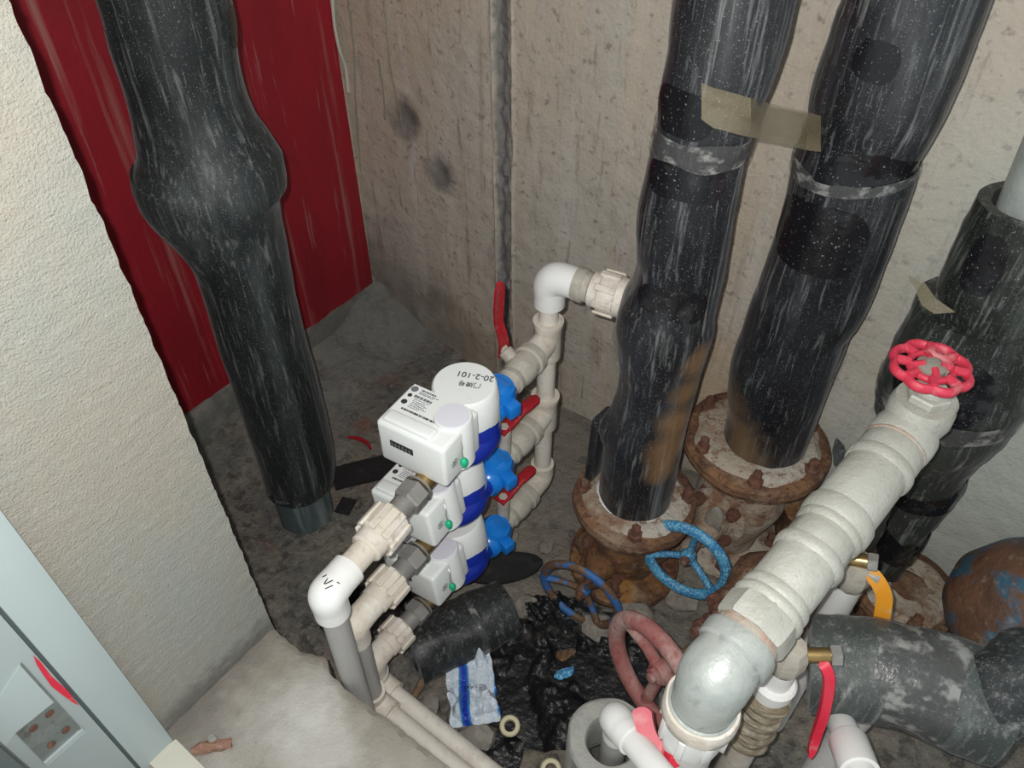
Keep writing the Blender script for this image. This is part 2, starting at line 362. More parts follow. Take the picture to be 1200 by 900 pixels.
bm = BM(); grid(bm, lin(-1.26, -.9, 40)+lin(-.895, -.75, 40)+lin(-.74, 1.3, 130), lin(-.03, 1.0, 150)+lin(1.03, 2.4, 30), wallf)
wm = M['wall']
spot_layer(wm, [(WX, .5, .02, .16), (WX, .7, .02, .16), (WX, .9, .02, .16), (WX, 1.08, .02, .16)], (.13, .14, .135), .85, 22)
band_layer(wm, 0, SEAM, .012, .010, (.19, .185, .18), (30, 1, 30), .010, .85)
band_layer(wm, 0, SEAM, .002, .004, (.08, .078, .08), (60, 1, 30), .014, .6)
spot_layer(wm, [(-1.075, WY, .60, .05), (-.985, WY, .505, .045)], (.09, .085, .085), .75)
spot_layer(wm, [(-1.2, WY, .1, .22), (-1.0, WY, .02, .16)], (.17, .15, .125), .6, 14)
spot_layer(wm, [(.02, WY, .43, .10), (-.32, WY, .2, .2)], (.56, .38, .2), .5, 14)
spot_layer(wm, [(.35, WY, .7, .45), (.3, WY, .2, .45)], (.50, .54, .49), .8, 5, .4)
struct('wall_back', bm, 'wall')
# thin lime runs and white scratches on the back wall, real ridges of mortar
t = thing('mortar_drips', 'thin pale mortar runs dried down the raw concrete wall', 'mortar', (-1.1, WY, .5))
for k, pts in enumerate(([(450, 0), (458, 80), (466, 118), (474, 160)], [(408, 0), (415, 60), (418, 130), (423, 200)], [(444, 70), (450, 110), (452, 140)])):
    bm = BM(); tube(bm, [ony(x, y, WY) + V((0, -.001, 0)) for x, y in pts], [.0022, .0014, .002, .0008][:len(pts)], 6); wobble(bm, .002, 60, k)
    part(t, 'drip', bm, 'curb')

def leftf(y, z): return V((WX + .004*nz(V((2, y*6, z*6))) + .0015*nz(V((2, y*30, z*30))), y, z))
bm = BM(); grid(bm, lin(-.35, 1.15, 100), lin(-.03, 2.4, 120), leftf)
wl = struct('wall_left', bm, 'wall')
# red painted facing on the left wall, its ragged foot a hand above the floor
bm = BM(); ys = lin(.18, 1.109, 90); zs = lin(0, 1, 60)
def redf(y, k):
    z0 = .122 + .006*nz(V((0, y*18, 0))) + .003*nz(V((5, y*60, 0))); return V((WX+.009+.002*nz(V((0, y*4, k*9))), y, z0+(2.3-z0)*k**1.6))
g = [[bm.verts.new(redf(y, k)) for k in zs] for y in ys]
for i in range(90):
    for j in range(60): bm.faces.new((g[i][j], g[i+1][j], g[i+1][j+1], g[i][j+1]))
ret = bmesh.ops.extrude_face_region(bm, geom=bm.faces[:]); bmesh.ops.translate(bm, verts=[v for v in ret['geom'] if isinstance(v, bmesh.types.BMVert)], vec=(-.012, 0, 0))
o = link('painted_facing', bm, 'panel', wl); o['label'] = 'dull red painted facing with scuffs'
bm = BM(); tube(bm, [onx(x, y, -1.232) for x, y in ((388, -40), (391, 20), (397, 55), (405, 80), (408, 108))], .0035, 8)
single('sealant_bead', bm, 'sill', 'cream bead of sealant running down the edge of the red facing', 'sealant')

# the shaft floor with the mortar heap in the far corner
def floorf(x, y):
    z = .006*nz(V((x*9, y*9, 0))) + .004*nz(V((x*28, y*28, 3))) + .002*nz(V((x*80, y*80, 7)))
    cx, cy = x-WX, WY-y
    h = max(0, 1-cx/.17)*max(0, 1-cy/.75)*.07 + max(0, 1-cy/.10)*max(0, 1-cx/.30)*.07
    return V((x, y, z + h*(1+.35*nz(V((x*12, y*12, 9))))))
bm = BM(); grid(bm, lin(-1.26, 1.2, 240), lin(-.3, 1.14, 150), floorf)
spot_layer(M['floor'], [(-.62, 1.0, 0, .2), (-.35, .95, 0, .26), (.05, .98, 0, .2), (-.6, .75, 0, .14), (-.5, .62, 0, .12)], (.25, .225, .19), .6, 18)
spot_layer(M['floor'], [(-1.13, .72, .05, .2), (-1.17, 1.0, .1, .2)], (.22, .225, .215), .6, 16)
spot_layer(M['floor'], [(-1.05, .95, .04, .05), (-1.0, .80, .02, .035)], (.22, .085, .045), .7, 30)
struct('floor', bm, 'floor')

# jamb wall (white plaster), with a ragged arris
def jambf(u, z):
    # u 0..1 along face, 1..1.3 around the inner edge
    rag = .0035*nz(V((z*45, 2, 0))) + .002*nz(V((z*140, 5, 0)))
    if u <= 1: y = -.02 + (JY+.02)*u; return V((JX + .0012*nz(V((y*60, z*150, 0))) - (rag if u == 1 else 0), y + (rag if u == 1 else 0), z))
    return V((JX - (u-1)*2.2, JY + rag*(1-(u-1)*2), z))
bm = BM(); grid(bm, lin(0, .9, 30)+[.95, 1, 1.02, 1.1, 1.3], lin(-.02, 2.4, 420), jambf)
jm = M['jamb']; spot_layer(jm, [(JX, y_, CZ-.012, .05) for y_ in (.09, .12, .15, .18, .21, .24)], (.15, .14, .125), .6, 60, .5)
struct('wall_front', bm, 'jamb')
bm = BM(); bx(bm, (-.95, .10, 1.2), (.72, .26, 2.4)); struct('wall_front_core', bm, 'jamb').name = 'wall_front_left'

# curb under the door opening
def curbf(x, k):
    rag = .007*nz(V((x*14, 1, 0))) + .003*nz(V((x*60, 3, 0)))
    rag += .012*max(0, 1-abs(x+.50)/.03) - .004*max(0, 1-abs(x+.44)/.05)
    prof = [(-.06, CZ), (.05, CZ), (.12, CZ), (.16, CZ), (.2, CZ), (.23, CZ), (JY-.008, CZ), (JY, CZ-.006), (JY+.001, CZ-.03), (JY, CZ-.15), (JY, 0)]
    y, z = prof[k]
    if k > 5: y += rag
    z += .003*nz(V((x*16, y*16, 4))) + .0012*nz(V((x*70, y*70, 2)))
    return V((x, y, z))
bm = BM(); grid(bm, lin(JX-.03, .9, 300), list(range(11)), curbf)
spot_layer(M['curb'], [(-.585, y_, CZ, .03) for y_ in (.09, .13, .17, .21)]+[(-.56, .10, CZ, .05)], (.15, .14, .125), .5, 60, .6)
spot_layer(M['curb'], [(-.47, .2, CZ, .05), (-.42, .17, CZ, .06)], (.56, .55, .52), .45, 40)
struct('trim_1', bm, 'curb')

# door frame: grey blue steel, standing on the jamb face
FX = JX+.018
yA = onx(205, 870, FX).y; yB = onx(165, 900, FX).y; zA = onx(205, 870, FX).z
dr = thing('door_1', 'grey blue steel door frame', 'door'); del dr['category']; del dr['label']; dr['kind'] = 'structure'
bm = BM(); bx(bm, (FX-.012, (yA+yB)/2, 1.2), (.024, yA-yB, 2.4-2*zA+.0), None, .0015)
for v in bm.verts:
    v.co.z = zA if v.co.z < 1.2 else 2.3
part(dr, 'frame_face', bm, 'frame')
bm = BM(); bx(bm, (FX-.012, yB-.0016, 1.25), (.02, .0032, 2.1)); part(dr, 'groove_shade', bm, 'darkgap', 'dark seam')  # dark strip along the frame groove, the groove's shade put into its colour
# rebate beyond the seam
def fr(px, py, off=0): return onx(px, py, FX+off)
bm = BM(); y0 = yB-.0034; y1 = fr(0, 868).y-.02
bx(bm, (FX-.010, (y0-.16)/2, 1.25), (.018, abs(y0+.16), 2.1), None, .001)
part(dr, 'frame_rebate', bm, 'frame')
# raised pressed panel edge, strike plate with four screws
def frame_poly(name, px, th, m, label=None, lift=0, par=None):
    bm = BM(); plate_poly(bm, [fr(x, y, .0-.001+lift) for x, y in px], th, (1, 0, 0)); return part(dr, name, bm, m, label, par, smooth=False)
frame_poly('pressed_panel', [(-30, 860), (25, 776), (62, 822), (17, 858), (-10, 895)], .0016, 'frame')
frame_poly('pressed_panel_edge', [(25, 776), (95, 853), (92, 855), (23, 779)], .0022, 'plate')
pl = frame_poly('strike_plate', [(62, 822), (93, 853), (50, 892), (17, 858)], .0015, 'plate', 'worn steel plate with four screws')
for x, y in ((58, 836), (39, 853), (77, 855), (60, 872)):
    bm = BM(); p = fr(x, y, .0005); cyl(bm, p, (1, 0, 0), .0042, .0018, 14, .0006); part(dr, 'screw', bm, 'bolt', None, pl)
    bm = BM(); bx(bm, p+V((.0019, 0, 0)), (.0006, .005, .0012)); part(dr, 'screw_slot', bm, 'darkgap', None, pl) if False else bm.free()
frame_poly('lip', [(50, 892), (95, 852), (99, 855), (54, 895)], .004, 'frame')
frame_poly('paint_smear', [(39, 768), (46, 774), (60, 792), (78, 808), (92, 826), (84, 822), (74, 815), (60, 804), (50, 790), (43, 779)], .0016, 'red_bright', 'smear of bright red paint')
# open door leaf edge in the very corner, close to the camera
bm = BM(); a_, b_ = fr(0, 850, .03), fr(52, 905, .03)
bx(bm, (FX+.02, a_.y-.045, 1.1), (.03, .07, 1.6), None, .004)
do = struct('door_2', bm, 'door')
bm = BM(); z = fr(220, 900).z
plate_poly(bm, [onz(172, 892, CZ+.004), onz(206, 866, CZ+.004), onz(252, 912, CZ+.004), onz(225, 940, CZ+.004)], -.004, (0, 0, 1))
struct('trim_2', bm, 'sill', smooth=False)

# ================================================================= risers in black sleeves
def rows_axis(X, Y, rows, zb, top=2.1):
    """centre line and radii (arc metres from the foot) of a standing pipe from its outline in the photo"""
    n = V((CAM.x-X, CAM.y-Y, 0)).normalized(); P = []; R = []
    for py, xl, xr in rows:
        r = ray((xl+xr)/2, py); k = (V((X, Y, 0))-CAM).dot(n)/r.dot(n); P.append(CAM+r*k); R.append([k, (xr-xl)/2, (xl+xr)/2, py])
    rad = []
    for i, (k, hw, cx, py) in enumerate(R):
        a, b = R[max(0, i-1)], R[min(len(R)-1, i+1)]; t = (b[2]-a[2])/((b[3]-a[3]) or 1)
        w_ = hw/math.sqrt(1+t*t)*k/FPX; rad.append(w_/math.sqrt(1+(w_/k)**2))
    up = P[-1]; P = [V((P[0].x, P[0].y, zb))] + P + ([V((up.x, up.y, z)) for z in (up.z+.25, top)] if top else [])
    rad = [rad[0]] + rad + ([rad[-1], rad[-1]] if top else [])
    arc = [0]
    for a, b in zip(P, P[1:]): arc.append(arc[-1]+(b-a).length)
    return P, [(a/arc[-1], r) for a, r in zip(arc, rad)]
class Sleeve:
    def __init__(s, P, R, lump=.004, ns=9, seed=0, bulge=()):
        F_ = catmull(P, 600); acc = [0]
        for a_, b_ in zip(F_, F_[1:]): acc.append(acc[-1]+(b_-a_).length)
        s.C = []; j = 0
        for i in range(121):
            tgt = acc[-1]*i/120
            while j < 599 and acc[j+1] < tgt: j += 1
            s.C.append(F_[j].lerp(F_[j+1], min(1, (tgt-acc[j])/max(1e-9, acc[j+1]-acc[j]))))
        s.len = acc[-1]; s.R = R; s.l = lump; s.ns = ns; s.sd = seed; s.b = bulge
    def ty(s, py):
        """parameter whose centre projects to row py"""
        f = lambda q: 450-FPX*((q-CAM).dot(UP))/((q-CAM).dot(FW))
        for i in range(120):
            if (s.C[i]-CAM).dot(FW) < .25: break
            a, b = f(s.C[i]), f(s.C[i+1])
            if (a-py)*(b-py) <= 0: return (i+(a-py)/((a-b) or 1))/120
        return 1
    def cr(s, t):
        u = t*120; i = min(int(u), 119); c = s.C[i].lerp(s.C[i+1], u-i); tg = (s.C[i+1]-s.C[i]).normalized()
        R = s.R; r = R[0][1]
        for (a, ra), (b, rb) in zip(R, R[1:]):
            if a <= t <= b: r = ra+(rb-ra)*(t-a)/(b-a); break
            if t > b: r = rb
        return c, tg, r
    def rs(s, t):
        w_ = .012; return sum(s.cr(min(1, max(0, t+q*w_)))[2] for q in (-1, -.5, 0, .5, 1))/5
    def pt(s, t, a, off=0):
        c, tg, r = s.cr(t); r = s.rs(t); x, y, _ = frame_of(tg, (0, 1, 0)); d = x*math.cos(a)+y*math.sin(a)
        r += s.l*nz(c*s.ns + d*1.3 + V((s.sd, 0, 0))) + s.l*.35*nz(c*s.ns*4 + d*3 + V((s.sd, 3, 0)))
        for (tb, ab, wt, wa, h) in s.b:
            da = (a-ab+PI) % (2*PI) - PI; q = ((t-tb)/wt)**2 + (da/wa)**2
            if q < 1: r += h*(1-q)**2
        return c + d*(r+off)
    def mesh(s, t0=0, t1=1, n=90, seg=56, inner=None):
        bm = BM(); rings = []
        for i in range(n+1):
            t = t0+(t1-t0)*i/n
            def tt(a):
                e = .004*nz(V((math.cos(a)*2, math.sin(a)*2, s.sd+i*.0)))
                return min(1, max(0, t + (e if i in (0, n) else 0)))
            rings.append([bm.verts.new(s.pt(tt(2*PI*k/seg), 2*PI*k/seg)) for k in range(seg)])
        for q, r in zip(rings, rings[1:]):
            for k in range(seg): j = (k+1) % seg; bm.faces.new((q[k], q[j], r[j], r[k]))
        for ring, t, fl in ((rings[0], t0, 1), (rings[-1], t1, 0)):
            if inner:
                c, tg, r = s.cr(t); ir = [bm.verts.new(c + (v.co-c)*(inner/(v.co-c).length)) for v in ring]
                dn = tg*(.03 if fl else -.03); i2 = [bm.verts.new(v.co+dn) for v in ir]
                for k in range(seg):
                    j = (k+1) % seg; bm.faces.new((ring[k], ring[j], ir[j], ir[k])); bm.faces.new((ir[k], ir[j], i2[j], i2[k]))
            else: bm.faces.new(ring)
        return bm
    def band(s, t0, t1, a0=0, a1=2*PI, off=.0015, wav=.006, tilt=0, n=10, seg=56, seed=0, oval=False):
        bm = BM(); g = []
        for k in range(seg+1):
            a = a0+(a1-a0)*k/seg; e0 = wav*nz(V((a*1.2, seed, 0))); e1 = wav*nz(V((a*1.2, seed+9, 0))); tl = tilt*math.sin(a)
            lo_, hi_ = t0+e0+tl, t1+e1+tl
            if oval: m = (lo_+hi_)/2; f = math.sqrt(max(.02, 1-(2*k/seg-1)**4)); lo_, hi_ = m-(m-lo_)*f, m+(hi_-m)*f
            g.append([bm.verts.new(s.pt(min(1, max(0, lo_+(hi_-lo_)*i/n)), a, off)) for i in range(n+1)])
        for k in range(seg):
            for i in range(n): bm.faces.new((g[k][i], g[k+1][i], g[k+1][i+1], g[k][i+1]))
        r = bmesh.ops.extrude_face_region(bm, geom=bm.faces[:])
        bmesh.ops.remove_doubles(bm, verts=bm.verts, dist=1e-6)
        return bm
def ang(s, t, px, py):
    """angle on a sleeve that faces the camera (approximately)"""
    c, tg, r = s.cr(t); x, y, _ = frame_of(tg, (0, 1, 0)); d = CAM-c; return math.atan2(d.dot(y), d.dot(x))

# --- left drain pipe
LX, LY = -.919, .548
rows1 = [(565, 313, 390), (540, 304, 393), (500, 290, 386), (450, 273, 373), (400, 256, 359), (350, 242, 347), (300, 224, 339), (260, 194, 333), (235, 171, 334), (215, 158, 336), (195, 154, 337), (180, 156, 327), (150, 157, 304), (100, 147, 284), (50, 129, 276), (0, 118, 270)]
S1 = Sleeve(*rows_axis(LX, LY, rows1, .105), .0025, 6, 3)
t = thing('insulated_drain_pipe', 'bulging black sleeved pipe in front of the red wall, standing on a bare dark stub', 'pipe', (LX, LY, 0))
part(t, 'insulation_sleeve', S1.mesh(n=140), 'rub_left')
bm = BM(); lathe(bm, (LX, LY, -.012), (0, 0, 1), [(0, .0575), (.012, .0555), (.16, .0555), (.16, 0)], 40)
part(t, 'pipe_stub', bm, 'pvc_dark', 'bare dark green grey pipe end')
fa = ang(S1, .5, 0, 0)
bm = S1.band(S1.ty(42), S1.ty(4), fa+.95, fa+1.35, .001, .004, oval=True, seg=20); part(t, 'patch', bm, 'tape_black')

# --- middle riser
P2X, P2Y = -.312, .818
rows2 = [(548, 705, 793), (510, 706, 803), (480, 716, 810), (460, 724, 813), (430, 726, 822), (400, 722, 833), (370, 720, 840), (340, 738, 843), (310, 747, 848), (280, 745, 854), (250, 745, 860), (200, 757, 870), (165, 763, 878), (150, 767, 884), (110, 769, 899), (85, 776, 908), (50, 781, 921), (0, 787, 931)]
S2 = Sleeve(*rows_axis(P2X, P2Y, rows2, .232), .003, 8, 11, bulge=[(.085, 3.7, .022, .5, .012)])
t2 = thing('insulated_riser', 'black sleeved riser joined by a white pipe, left of the tall pair', 'pipe', (P2X, P2Y, .225))
band_layer(M['rub2'], 0, .11, .035, .03, (.30, .17, .06), (8, 8, 8), .03, 0)
part(t2, 'insulation_sleeve', S2.mesh(n=160), 'rub2')
fb = ang(S2, .3, 0, 0)
Y2 = S2.ty
for k, (y0, y1, a0_, a1_) in enumerate(((345, 312, -.9, .85), (212, 170, -1.1, .75), (142, 92, -1.2, .15))):
    part(t2, 'tape_patch', S2.band(Y2(y0), Y2(y1), fb+a0_, fb+a1_, .0012, .003, oval=True, seed=k*5, seg=36), 'tape_black', 'glossy black patch')
part(t2, 'tape_band', S2.band(Y2(172), Y2(142), 0, 2*PI, .0026, .004, .002, seed=4), 'tape_dusty', 'crumpled dusty clear tape')
bm = BM(); lathe(bm, (P2X-.008, P2Y, .221), (0, 0, 1), [(0, .068), (.010, .0665), (.014, .06), (.014, 0)], 40); part(t2, 'pipe_collar', bm, 'ppr_clean', 'white collar at the foot of the sleeve')
bm = BM(); bx(bm, (P2X-.080, P2Y-.014, .315), (.018, .05, .15), None, .006); wobble(bm, .012, 20); part(t2, 'loose_offcut', bm, 'rub2')

# --- right riser of the pair
P3X, P3Y = -.180, .988
rows3 = [(487, 855, 954), (460, 852, 965), (430, 855, 977), (400, 865, 990), (370, 873, 1003), (350, 881, 1019), (300, 900, 1037), (250, 916, 1055), (210, 925, 1069), (185, 931, 1072), (170, 934, 1080), (160, 939, 1086), (140, 943, 1099), (100, 950, 1117), (60, 964, 1135), (30, 973, 1146), (0, 985, 1157)]
S3 = Sleeve(*rows_axis(P3X, P3Y, rows3, .312), .0025, 7, 23)
t3 = thing('insulated_riser', 'black sleeved riser with tape to its left neighbour, rust-stained at its foot', 'pipe', (P3X, P3Y, .305))
m3 = M['rub3']; spot_layer(m3, [(-.03, -.085, .06, .06), (.01, -.09, .02, .05), (-.07, -.05, .10, .06)], (.16, .10, .05), .75, 20)
spot_layer(M['rub2'], [(.070, -.02, .36, .035), (.066, -.022, .30, .038), (.060, -.03, .24, .04), (.052, -.035, .18, .04), (.045, -.035, .13, .03)], (.34, .19, .08), .5, 9, .45)
part(t3, 'insulation_sleeve', S3.mesh(n=140), 'rub3')
fc = ang(S3, .25, 0, 0)
Y3 = S3.ty
for k, (y0, y1, a0_, a1_) in enumerate(((190, 150, -.35, 1.3), (292, 215, -1.3, .6), (72, 28, -.55, .1))):
    part(t3, 'tape_patch', S3.band(Y3(y0), Y3(y1), fc+a0_, fc+a1_, .0014, .003, 0, oval=True, seed=3+k*5), 'tape_black', 'glossy black patch')
part(t3, 'tape_band', S3.band(Y3(196), Y3(182), 0, 2*PI, .0022, .003, .003, seed=8), 'tape_dusty', 'crumpled dusty clear tape')
# clear brown tape strapped around both risers: front span between the two sleeves
bm = BM(); ZT = .83
g = []
for i in range(25):
    k = i/24
    if k < .25: a = fb-.25+(.85)*(k/.25); tt = .402; p = S2.pt(tt, a, .002); 
    g.append(None)
a_ = at(812, 135, 1.0); 
pa = [ (822, 97, 140), (836, 103, 150), (852, 107, 154), (866, 111, 158), (880, 115, 161), (905, 122, 166), (945, 131, 176), (962, 136, 178)]
def on_sleeve(S, px, py, off):
    # first hit of the pixel ray with the sleeve surface: march
    r = ray(px, py); d = .6
    while d < 1.7:
        p = CAM+r*d; best = min(range(0, 121), key=lambda i: (S.C[i]-p).length_squared); c, tg, rr = S.cr(best/120)
        v = p-c; v -= tg*v.dot(tg)
        if v.length <= rr+off: return p
        d += .002
    return None
row = []
for px, y0, y1 in pa:
    q = []
    for j in range(7):
        py = y0+(y1-y0)*j/6
        p = None
        if px <= 884: p = on_sleeve(S2, px, py, .010)
        elif px >= 940: p = on_sleeve(S3, px, py, .006)
        q.append(p)
    row.append(q)
for i, q in enumerate(row):
    for j in range(7):
        if q[j] is None:
            l = next((row[k][j] for k in range(i, -1, -1) if row[k][j]), None); r_ = next((row[k][j] for k in range(i, len(row)) if row[k][j]), None)
            kl = max(k for k in range(0, i) if row[k][j]); kr = min(k for k in range(i, len(row)) if row[k][j])
            dl = (row[kl][j]-CAM).dot(FW); drr = (row[kr][j]-CAM).dot(FW); f = (i-kl)/(kr-kl)
            px, y0, y1 = pa[i]; q[j] = ('n', at(px, y0+(y1-y0)*j/6, dl+(drr-dl)*f))
row = [[p[1] if isinstance(p, tuple) else p for p in q] for q in row]
vv = [[bm.verts.new(p) for p in q] for q in row]
for i in range(len(vv)-1):
    for j in range(6): bm.faces.new((vv[i][j], vv[i+1][j], vv[i+1][j+1], vv[i][j+1]))
bmesh.ops.subdivide_edges(bm, edges=bm.edges[:], cuts=2, use_grid_fill=True)
single('clear_tape_strap', bm, 'tape_clear', 'brownish clear tape stretched between the two tall black risers', 'tape')

# --- far right riser (two thicknesses of sleeve)
t4 = thing('insulated_riser', 'mouldy black sleeved riser behind the red handwheel, steel pipe showing at its top', 'pipe', (.117, 1.04, .11))
rows4 = [(640, 1032, 1076), (617, 1042, 1090), (592, 1045, 1106), (568, 1044, 1122), (552, 1040, 1127), (534, 1035, 1138), (514, 1032, 1153), (488, 1028, 1177), (452, 1032, 1199), (410, 1050, 1213), (380, 1064, 1222), (360, 1074, 1230)]
rows5 = [(372, 1080, 1222), (352, 1090, 1242), (330, 1102, 1250), (300, 1117, 1262), (270, 1131, 1274), (240, 1147, 1285)]
S4 = Sleeve(*rows_axis(.1, 1.02, rows4, .10, None), .005, 14, 31)
part(t4, 'lower_sleeve', S4.mesh(n=90), 'rub4')
q5 = rows_axis(.1, 1.02, rows5, 0, None); P5, R5 = q5[0][1:], q5[1][1:]
R5 = [((a-R5[0][0])/(1-R5[0][0]), r) for a, r in R5]
S5 = Sleeve(P5, R5, .004, 10, 37)
part(t4, 'upper_sleeve', S5.mesh(n=60, inner=.050), 'rub4')
fd = ang(S5, .4, 0, 0)
fd = ang(S4, .8, 0, 0)
part(t4, 'tape_patch', S4.band(S4.ty(455), S4.ty(385), fd-.9, fd+.6, .0015, .008, oval=True, seed=2), 'tape_black', 'glossy black patch')
part(t4, 'tape_patch', S5.band(.42, .88, fd-.75, fd-.1, .0015, .004, oval=True, seed=6), 'tape_black')
part(t4, 'tape_band', S4.band(S4.ty(470), S4.ty(448), 0, 2*PI, .003, .01, .01, seed=21), 'tape_dusty', 'dusty clear tape')
part(t4, 'tape_patch', S4.band(S4.ty(580), S4.ty(560), 0, 2*PI, .002, .008, seed=5), 'tape_black')
part(t4, 'tape_patch', S4.band(S4.ty(648), S4.ty(622), 0, 2*PI, .003, .008, seed=15), 'tape_black')
e5 = S5.C[-1]; bm = BM(); tube(bm, [S5.C[80], e5, e5+V((-.012, 0, .25)), e5+V((-.03, 0, .9))], .042, 32); part(t4, 'steel_pipe', bm, 'steel_elbow', 'pale steel pipe with yellowish scale')
# curled tape end sticking out of it
bm = BM(); P = [at(1062, 322, 1.0), at(1073, 340, 1.0), at(1080, 358, .99), at(1095, 368, .985)]; Q = [at(1064, 321, 1.0), at(1084, 332, .99), at(1097, 350, .98), at(1120, 366, .97)]
vs = [(bm.verts.new(a), bm.verts.new(b)) for a, b in zip(P, Q)]
for (a, b), (c, d) in zip(vs, vs[1:]): bm.faces.new((a, b, d, c))
part(t4, 'curled_tape_end', bm, 'tape_clear')

# ================================================================= flanges and gate valves
def flange(t, c, r, th, nb, m, bm_='bolt', a0=0, name='flange', rb=None, axis=(0, 0, 1), boltlen=.03, par=None, wob=.003, hub=.0, crust=False):
    bm = BM(); x, y, a = frame_of(axis); seg = 64; p = V(c)
    prof = [(0, 0), (0, r-.003), (.003, r), (th*.45, r+.001), (th*.5, r-.003), (th*.55, r+.001), (th-.003, r), (th, r-.004), (th+.001, r*.72), (th+.006, r*.66), (th+.007, 0)]
    lathe(bm, p, axis, prof, seg); wobble(bm, wob, 28, r*100)
    f = part(t, name, bm, m, None, par)
    rb = rb or r*.83
    if crust:
        bm = BM(); g0 = None; rings = []
        for q in range(9):
            rings.append([bm.verts.new(p + (x*math.cos(2*PI*k/64)+y*math.sin(2*PI*k/64))*(r*(.35+.62*q/8)*(1-.10*(q/8)*(1+nz(V((math.cos(2*PI*k/64)*2.2, math.sin(2*PI*k/64)*2.2, r*50)))))) + a*(th+(.0095 if q < 7 else (.004 if q == 7 else -.002))+.003*nz(V((k*.35, q*.8, r*90))))) for k in range(64)])
        for q_, t_ in zip(rings, rings[1:]):
            for k in range(64): j = (k+1) % 64; bm.faces.new((q_[k], q_[j], t_[j], t_[k]))
        part(t, 'cement_crust', bm, 'crust', 'pale cement crust', f)
    for i in range(nb):
        an = a0+2*PI*i/nb; q = p + (x*math.cos(an)+y*math.sin(an))*rb
        bm = BM(); lathe(bm, q-a*.014, axis, [(0, 0), (0, .0120), (.0135, .0125), (.0135, .008), (.014+th-.001, .008), (.014+th-.001, .0135), (.014+th+.010, .0128), (.014+th+.011, .0085), (.014+th+boltlen-.003, .008), (.014+th+boltlen, .006), (.014+th+boltlen, 0)], 6, a0=random.random()*PI); wobble(bm, .0012, 60, i)
        part(t, 'bolt', bm, bm_, None, f)
    return f
def handwheel(t, c, axis, R, rr, nsp, m, a0=0, hub=.011, hint=None, spr=.006, hubm='bolt', flat=.8, name='handwheel'):
    x, y, a = frame_of(axis, hint); bm = BM(); torus(bm, c, axis, R, rr, 56, 12, hint, flat=flat)
    c = V(c); drop = a*(-.012)
    for i in range(nsp):
        an = a0+2*PI*i/nsp; d = x*math.cos(an)+y*math.sin(an)
        tube(bm, [c+drop+d*hub*.6, c+drop*.8+d*R*.45, c+d*R], [spr*1.1, spr, spr*1.15], 10)
    lathe(bm, c-a*.020, axis, [(0, 0), (0, hub*1.1), (.004, hub*1.25), (.014, hub*1.2), (.018, hub), (.018, 0)], 24)
    w_ = part(t, name, bm, m); 
    bm = BM(); cyl(bm, c-a*.004, axis, hub*.85, .008, 6, .001); cyl(bm, c, axis, hub*.5, .010, 12, .001); part(t, 'stem_nut', bm, hubm, None, w_)
    return w_
def ellips(bm, c, s, seg=24, amp=0, sc_=20, rot=None):
    r = bmesh.ops.create_uvsphere(bm, u_segments=seg, v_segments=seg//2, radius=1)
    for v in r['verts']:
        q = V((v.co.x*s[0], v.co.y*s[1], v.co.z*s[2]))
        if rot is not None: q = rot @ q
        q += V(c); v.co = q + noise.noise_vector(q*sc_)*amp
    return bm
def facing(px, py, ratio, ex, ey):
    """axis of a disc seen at a pixel as an ellipse of this minor/major ratio whose minor axis points along (ex, ey)"""
    v_ = ray(px, py).normalized(); e = RT*ex - UP*ey; e = (e - v_*e.dot(v_)).normalized(); return -v_*ratio + e*math.sqrt(1-ratio*ratio)
def gate_valve(label, ax, zt, rt, zc, wheel, wr, wm, bodym, topm, a0, sp0, nb=6, rlow=.1, wrr=.008, bonnet=.05, wax=None):
    ax = V(ax); t = thing('gate_valve', label, 'valve', (ax.x, ax.y, 0))
    flange(t, (ax.x, ax.y, zt-.030), rt, .026, nb, topm, a0=a0, crust=True)
    flange(t, (ax.x, ax.y, .008), rlow, .022, 4, bodym, a0=.3)
    w_ = V(wheel); d = wax; L_ = (w_-V((ax.x, ax.y, zc))).length; c = w_-d*L_
    bm = BM(); lathe(bm, (ax.x, ax.y, .025), (0, 0, 1), [(0, .055), (zc*.3, .06), (zc*.7, .078), (zc-.02, .082), (zc+.02, .074), (zt-.05, .056), (zt-.045, .058)], 36); wobble(bm, .008, 22)
    part(t, 'body', bm, bodym)
    bm = BM(); lathe(bm, c, d, [(0, .05), (bonnet, .052), (bonnet+.02, .047)], 28); wobble(bm, .006, 25); 
    part(t, 'bonnet_neck', bm, bodym)
    f = flange(t, c+d*(bonnet+.015), .058, .016, 4, bodym, a0=.78, name='bonnet_flange', axis=d, boltlen=.022, rb=.046)
    bm = BM(); s0 = bonnet+.03; lathe(bm, c+d*s0, d, [(0, .036), ((L_-s0)*.35, .026), ((L_-s0)*.5, .016), ((L_-s0)*.55, .015), ((L_-s0)*.6, 0)], 20); wobble(bm, .003, 40)
    part(t, 'gland', bm, bodym)
    bm = BM(); cyl(bm, c+d*s0, d, .0085, L_-s0-.015, 14); part(t, 'stem', bm, 'bolt')
    handwheel(t, w_, d, wr, wrr, 3, wm, a0=sp0, hint=(0, 0, 1))
    return t
v3 = gate_valve('rusty gate valve under the right riser, with the intact light blue handwheel', (P3X, P3Y, 0), .31, .125, .16, (-.194, .783, .17), .073, 'blue_wheel', 'rust_cement', 'rust', .35, 1.5, nb=6, wrr=.0105, wax=facing(803, 657, .66, -.54, .84))
v2 = gate_valve('rusty gate valve under the left riser, its handwheel mostly rusted with flaking blue paint', (P2X-.006, P2Y, 0), .226, .108, .095, (-.327, .665, .09), .074, 'blue_rust', 'rust_orange', 'rust', .5, 1.1, nb=4, rlow=.105, bonnet=.03, wrr=.0086, wax=facing(680, 697, .5, -.54, .84))
